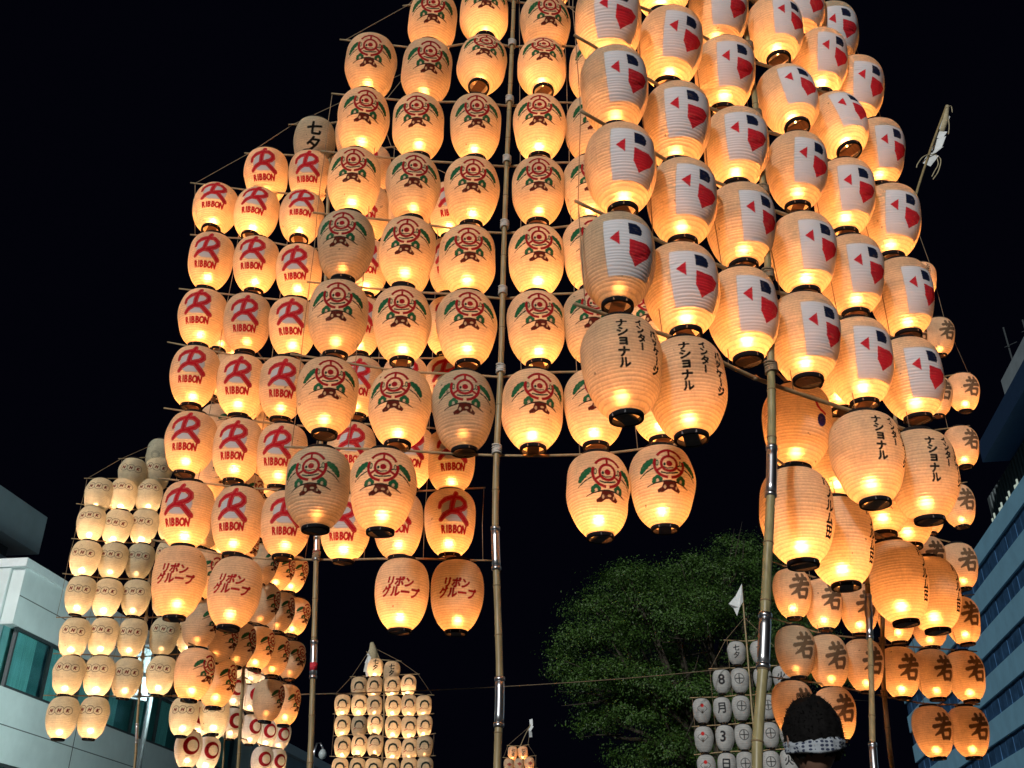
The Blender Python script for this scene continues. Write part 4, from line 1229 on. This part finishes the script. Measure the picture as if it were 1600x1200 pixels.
streamer(FJ, PJ_, [(1479, 178), (1472, 205), (1468, 216), (1466, 232), (1458, 240), (1449, 258)], .105,
         [[(1462, 240), (1444, 244), (1434, 256), (1432, 262)], [(1462, 242), (1470, 250), (1466, 268), (1458, 280)], [(1462, 242), (1466, 256), (1460, 268), (1456, 276)], [(1481, 180), (1483, 196), (1482, 210)], [(1479, 168), (1486, 166), (1488, 176)]])
b = MB(); b.tube([PJ_.hit(1480, 166, .02) - FJ.location, PJ_.hit(1476, 190, .02) - FJ.location, PJ_.hit(1471, 206, .02) - FJ.location], [.035, .06, .05], 8); b.obj('straw_wrap', STRAW, FJ, True)
streamer(FG, PG_, [(582, 1010), (577, 1025), (574, 1036), (573, 1050), (576, 1056)], .09, [[(580, 1008), (584, 1020), (582, 1034), (585, 1040)], [(582, 1008), (590, 1022), (594, 1034)]])
b = MB(); b.tube([PG_.hit(581, 1004, .02) - FG.location, PG_.hit(583, 1018, .02) - FG.location, PG_.hit(586, 1036, .02) - FG.location], [.05, .13, .09], 8); b.obj('straw_wrap', STRAW, FG, True)
streamer(FH, PH_, [(829, 1124), (831, 1134), (828, 1142), (830, 1152)], .10, [])
# white pennant on the unlit frame
P = [PI_.hit(x, y, .05) - FI.location for x, y in ((1159, 912), (1161, 940), (1155, 950), (1152, 962), (1147, 950), (1138, 944), (1150, 930))]
b = MB(); n0 = Vector((0, .004, 0)); fold = [0, 0, -.05, .03, .06, -.03, .05]
b.v = [tuple(p + Vector((0, f, 0)) - n0) for p, f in zip(P, fold)] + [tuple(p + Vector((0, f, 0)) + n0) for p, f in zip(P, fold)]
b.f = [(0, 1, 2, 6), (6, 2, 4, 5), (2, 3, 4), (13, 9, 8, 7), (12, 11, 9, 13), (11, 10, 9)] + [(i, (i + 1) % 7, 7 + (i + 1) % 7, 7 + i) for i in range(7)]
b.obj('pennant', STREAMER, FI)

# ------------------------------------------------------------------ spectator seen from behind
SKIN = simple('skin', (.20, .11, .075), rough=.55, var=.1, scale=12)
HAIR = simple('black_hair', (.005, .0045, .0045), rough=.85, spec=.12, var=.5, scale=60, stretch=(1, 1, 4))
COAT = simple('dark_navy_coat', (.012, .016, .024), rough=.9, var=.3, scale=20)
TROUSER = simple('white_work_trousers', (.55, .54, .50), rough=.9, var=.1)
TABI = simple('black_footwear', (.015, .015, .016), rough=.8, var=.2)
def towel_mat():
    m, nt, out = new_mat('dotted_head_towel')
    tc = nd(nt, 'ShaderNodeTexCoord'); vo = nd(nt, 'ShaderNodeTexVoronoi', Scale=1.0)
    vo.inputs['Randomness'].default_value = 0.12
    mp = nd(nt, 'ShaderNodeMapping'); mp.inputs['Scale'].default_value = (62, 62, 85)
    nt.links.new(tc.outputs['Object'], mp.inputs[0]); nt.links.new(mp.outputs[0], vo.inputs['Vector'])
    rp = nd(nt, 'ShaderNodeValToRGB'); rp.color_ramp.elements[0].position, rp.color_ramp.elements[1].position = .34, .40
    rp.color_ramp.elements[0].color = (.03, .04, .08, 1); rp.color_ramp.elements[1].color = (.36, .40, .44, 1)
    nt.links.new(vo.outputs['Distance'], rp.inputs[0])
    p = nd(nt, 'ShaderNodeBsdfPrincipled', Roughness=.9); nt.links.new(rp.outputs[0], p.inputs['Base Color']); nt.links.new(p.outputs[0], out.inputs[0])
    return m
TOWEL = towel_mat()
hp = at_fwd(1270, 1150, 3.4)
person = empty('person', (hp.x, hp.y, 0), R_(4))
tag(person, 'person with black hair, dotted white head towel and dark coat, seen from behind', 'person')
HZ = hp.z                                                    # centre of the head
sk = [  # joint, parent, position, radius (rx, ry)
    ('pelvis', None, (0, 0, .95), (.155, .115)), ('waist', 'pelvis', (0, .01, 1.10), (.145, .10)), ('chest', 'waist', (0, .01, 1.28), (.165, .115)),
    ('upper', 'chest', (0, -.005, HZ - .28), (.14, .10)), ('neck', 'upper', (0, 0, HZ - .19), (.062, .065)), ('nape', 'neck', (0, .012, HZ - .10), (.060, .066)),
]
for sgn, nm in ((-1, 'l'), (1, 'r')):
    sk += [('sh' + nm, 'upper', (sgn * .175, -.005, HZ - .305), (.072, .068)), ('el' + nm, sh_ := 'sh' + nm, (sgn * .235, -.03, 1.13), (.046, .048)), ('wr' + nm, 'el' + nm, (sgn * .235, .06, .90), (.030, .034)),
           ('pa' + nm, 'wr' + nm, (sgn * .232, .075, .82), (.022, .038)),
           ('hip' + nm, 'pelvis', (sgn * .095, 0, .88), (.098, .10)), ('kn' + nm, 'hip' + nm, (sgn * .115, .01, .50), (.062, .066)), ('an' + nm, 'kn' + nm, (sgn * .125, -.02, .10), (.040, .045)),
           ('he' + nm, 'an' + nm, (sgn * .125, -.03, .045), (.038, .042)), ('to' + nm, 'he' + nm, (sgn * .140, .17, .035), (.040, .030))]
    for fi, (dx, ln, r) in enumerate(((.030, .065, .0085), (.011, .078, .009), (-.009, .074, .009), (-.028, .058, .008))):
        b0 = Vector((sgn * .232, .078 + dx, .800))
        sk += [(f'f{fi}{nm}', 'pa' + nm, tuple(b0), (r, r)), (f'g{fi}{nm}', f'f{fi}{nm}', tuple(b0 + Vector((-sgn * .006, .002, -ln * .55))), (r * .9, r * .9)), (f'h{fi}{nm}', f'g{fi}{nm}', tuple(b0 + Vector((-sgn * .022, .004, -ln))), (r * .75, r * .75))]
    sk += [('th' + nm, 'pa' + nm, (sgn * .222, .118, .83), (.010, .010)), ('ti' + nm, 'th' + nm, (sgn * .212, .135, .795), (.008, .008))]
names = [s[0] for s in sk]
me = bpy.data.meshes.new('body')
me.from_pydata([s[2] for s in sk], [(names.index(s[0]), names.index(s[1])) for s in sk if s[1]], [])
body = link('body', me, person)
mod = body.modifiers.new('skin', 'SKIN'); mod.use_smooth_shade = True
for i, s in enumerate(sk):
    me.skin_vertices[0].data[i].radius = s[3]; me.skin_vertices[0].data[i].use_root = (i == 0)
sub = body.modifiers.new('sub', 'SUBSURF'); sub.levels = sub.render_levels = 2
bpy.context.view_layer.update()
ev = bpy.data.meshes.new_from_object(body.evaluated_get(bpy.context.evaluated_depsgraph_get()))
body.modifiers.clear(); old = body.data; body.data = ev; bpy.data.meshes.remove(old)
# head joined into the same skin surface
def head_mesh():
    bm = bmesh.new(); bmesh.ops.create_uvsphere(bm, u_segments=36, v_segments=24, radius=1)
    for v in bm.verts:
        x, y, z = v.co
        jaw = 1 - .28 * max(0, -z) ** 1.5
        v.co = Vector((x * .078 * jaw, y * .098 * (1 - .15 * max(0, -z)) + (.012 if z < 0 and y > 0 else 0), z * .118))
        if y > .8 and abs(x) < .25 and -.3 < z < .12: v.co.y += .022 * (1 - abs(x) / .25) * (1 - abs(z + .12) / .24 * .6)          # nose
        if y > .55 and .05 < z < .25 and .2 < abs(x) < .55: v.co.y -= .008                                                         # eye hollows
        if y > .7 and -.62 < z < -.48 and abs(x) < .35: v.co.y += .006                                                             # lips
    return bm
bm = head_mesh(); bmesh.ops.translate(bm, verts=bm.verts, vec=(0, .01, HZ - .012))
for sgn in (-1, 1):                                          # ears
    r = bmesh.ops.create_uvsphere(bm, u_segments=14, v_segments=10, radius=1)
    for v in r['verts']:
        x, y, z = v.co; rim = 1 + .25 * (math.hypot(y, z) > .75)
        v.co = Vector((sgn * (.080 + .010 * y * -1) + x * .009 * rim, y * .019 - .004, z * .033 * (1 - .18 * (z < 0)) + HZ - .022))
bm.from_mesh(ev); 
me2 = bpy.data.meshes.new('body'); bm.to_mesh(me2); bm.free()
for m in (SKIN, COAT, TROUSER, TABI): me2.materials.append(m)
for p in me2.polygons:
    c = p.center; p.use_smooth = True
    hand = abs(c.x) > .18 and c.z < .885
    p.material_index = 3 if c.z < .10 else 0 if hand or c.z > HZ - .17 else 1 if c.z > .80 else 2
body.data = me2
# coat skirt and collar
b = MB()
rings = [(.205, .155, .62), (.195, .150, .80), (.178, .138, .98), (.165, .125, 1.12), (.185, .135, 1.28), (.165, .120, HZ - .27), (.085, .085, HZ - .185), (.075, .080, HZ - .155)]
n = 28
for rx, ry, z in rings:
    for k in range(n): a = 2 * math.pi * k / n; f = 1 + .03 * math.sin(5 * a) * (z < 1); b.v.append((rx * f * math.cos(a), ry * f * math.sin(a) + .004, z))
for i in range(len(rings) - 1):
    for k in range(n): k2 = (k + 1) % n; b.f.append((i * n + k, i * n + k2, (i + 1) * n + k2, (i + 1) * n + k))
b.obj('coat', COAT, person, True)
# hair: a tufted cap
bm = bmesh.new(); bmesh.ops.create_icosphere(bm, subdivisions=5, radius=1)
from mathutils import noise
for v in bm.verts:
    d = v.co.normalized()
    k = 1 + .05 * noise.noise(d * 3.1) + .045 * noise.noise(d * 9) + .03 * noise.noise(Vector((d.x * 26, d.y * 26, d.z * 12)))
    top = 1 + .10 * max(0, d.z) * (.6 + noise.noise(d * 2.3 + Vector((3, 1, 7))))
    v.co = Vector((d.x * .092 * k, d.y * .106 * k - .004, d.z * .118 * k * top))
kill = [v for v in bm.verts if v.co.z < -.075 + .02 * noise.noise(v.co * 60) or (v.co.y > .055 and v.co.z < .045)]
bmesh.ops.delete(bm, geom=kill, context='VERTS')
hm = bpy.data.meshes.new('hair'); bm.to_mesh(hm); bm.free(); hm.materials.append(HAIR)
hm.polygons.foreach_set('use_smooth', [True] * len(hm.polygons))
hair = link('hair', hm, person); hair.location = (0, 0, HZ)
# loose hair tufts
hv, hf = [], []
for k in range(1500):
    d = RNG.normal(size=3); d /= np.linalg.norm(d)
    if d[2] < -.45 or (d[1] > .5 and d[2] < .35): continue
    p = np.array([d[0] * .090, d[1] * .104 - .004, d[2] * .118 * (1 + .06 * max(0, d[2]))])
    g = np.array([RNG.normal(0, .5), RNG.normal(0, .5), -.25 + RNG.normal(0, .5)]) + d * .75; g /= np.linalg.norm(g)
    L_ = RNG.uniform(.006, .013); sd_ = np.cross(g, d); sd_ = sd_ / (np.linalg.norm(sd_) + 1e-6) * .0022
    i0 = len(hv); hv += [tuple(p - sd_), tuple(p + sd_), tuple(p + g * L_ + d * .004)]; hf.append((i0, i0 + 1, i0 + 2))
tu = link('hair_tufts', mesh_np('hair_tufts', hv, hf, [HAIR], False), hair); tu['kind'] = 'stuff'
# knotted towel round the head, over the hair
b = MB(); n = 64
prof = [(.000, -.020), (.006, -.013), (.003, -.004), (.007, .004), (.005, .013), (.000, .021)]
for (o, dz) in prof:
    for k in range(n):
        a = 2 * math.pi * k / n
        tw = .0025 * math.sin(7 * a + dz * 150) + .002 * math.sin(17 * a)
        rx, ry = .089 + o + tw, .103 + o + tw
        b.v.append((rx * math.cos(a), ry * math.sin(a) - .004, dz * (1 + .15 * math.sin(3 * a)) - .040 - .018 * math.sin(a) * -1 + .010 * math.cos(a) + .012))
for i in range(len(prof) - 1):
    for k in range(n): k2 = (k + 1) % n; b.f.append((i * n + k, i * n + k2, (i + 1) * n + k2, (i + 1) * n + k))
tw_ = b.obj('head_towel', TOWEL, person, True); tw_.location = (0, 0, HZ)
sol = tw_.modifiers.new('thick', 'SOLIDIFY'); sol.thickness = .004

# ------------------------------------------------------------------ tidy: rest of the scene settings
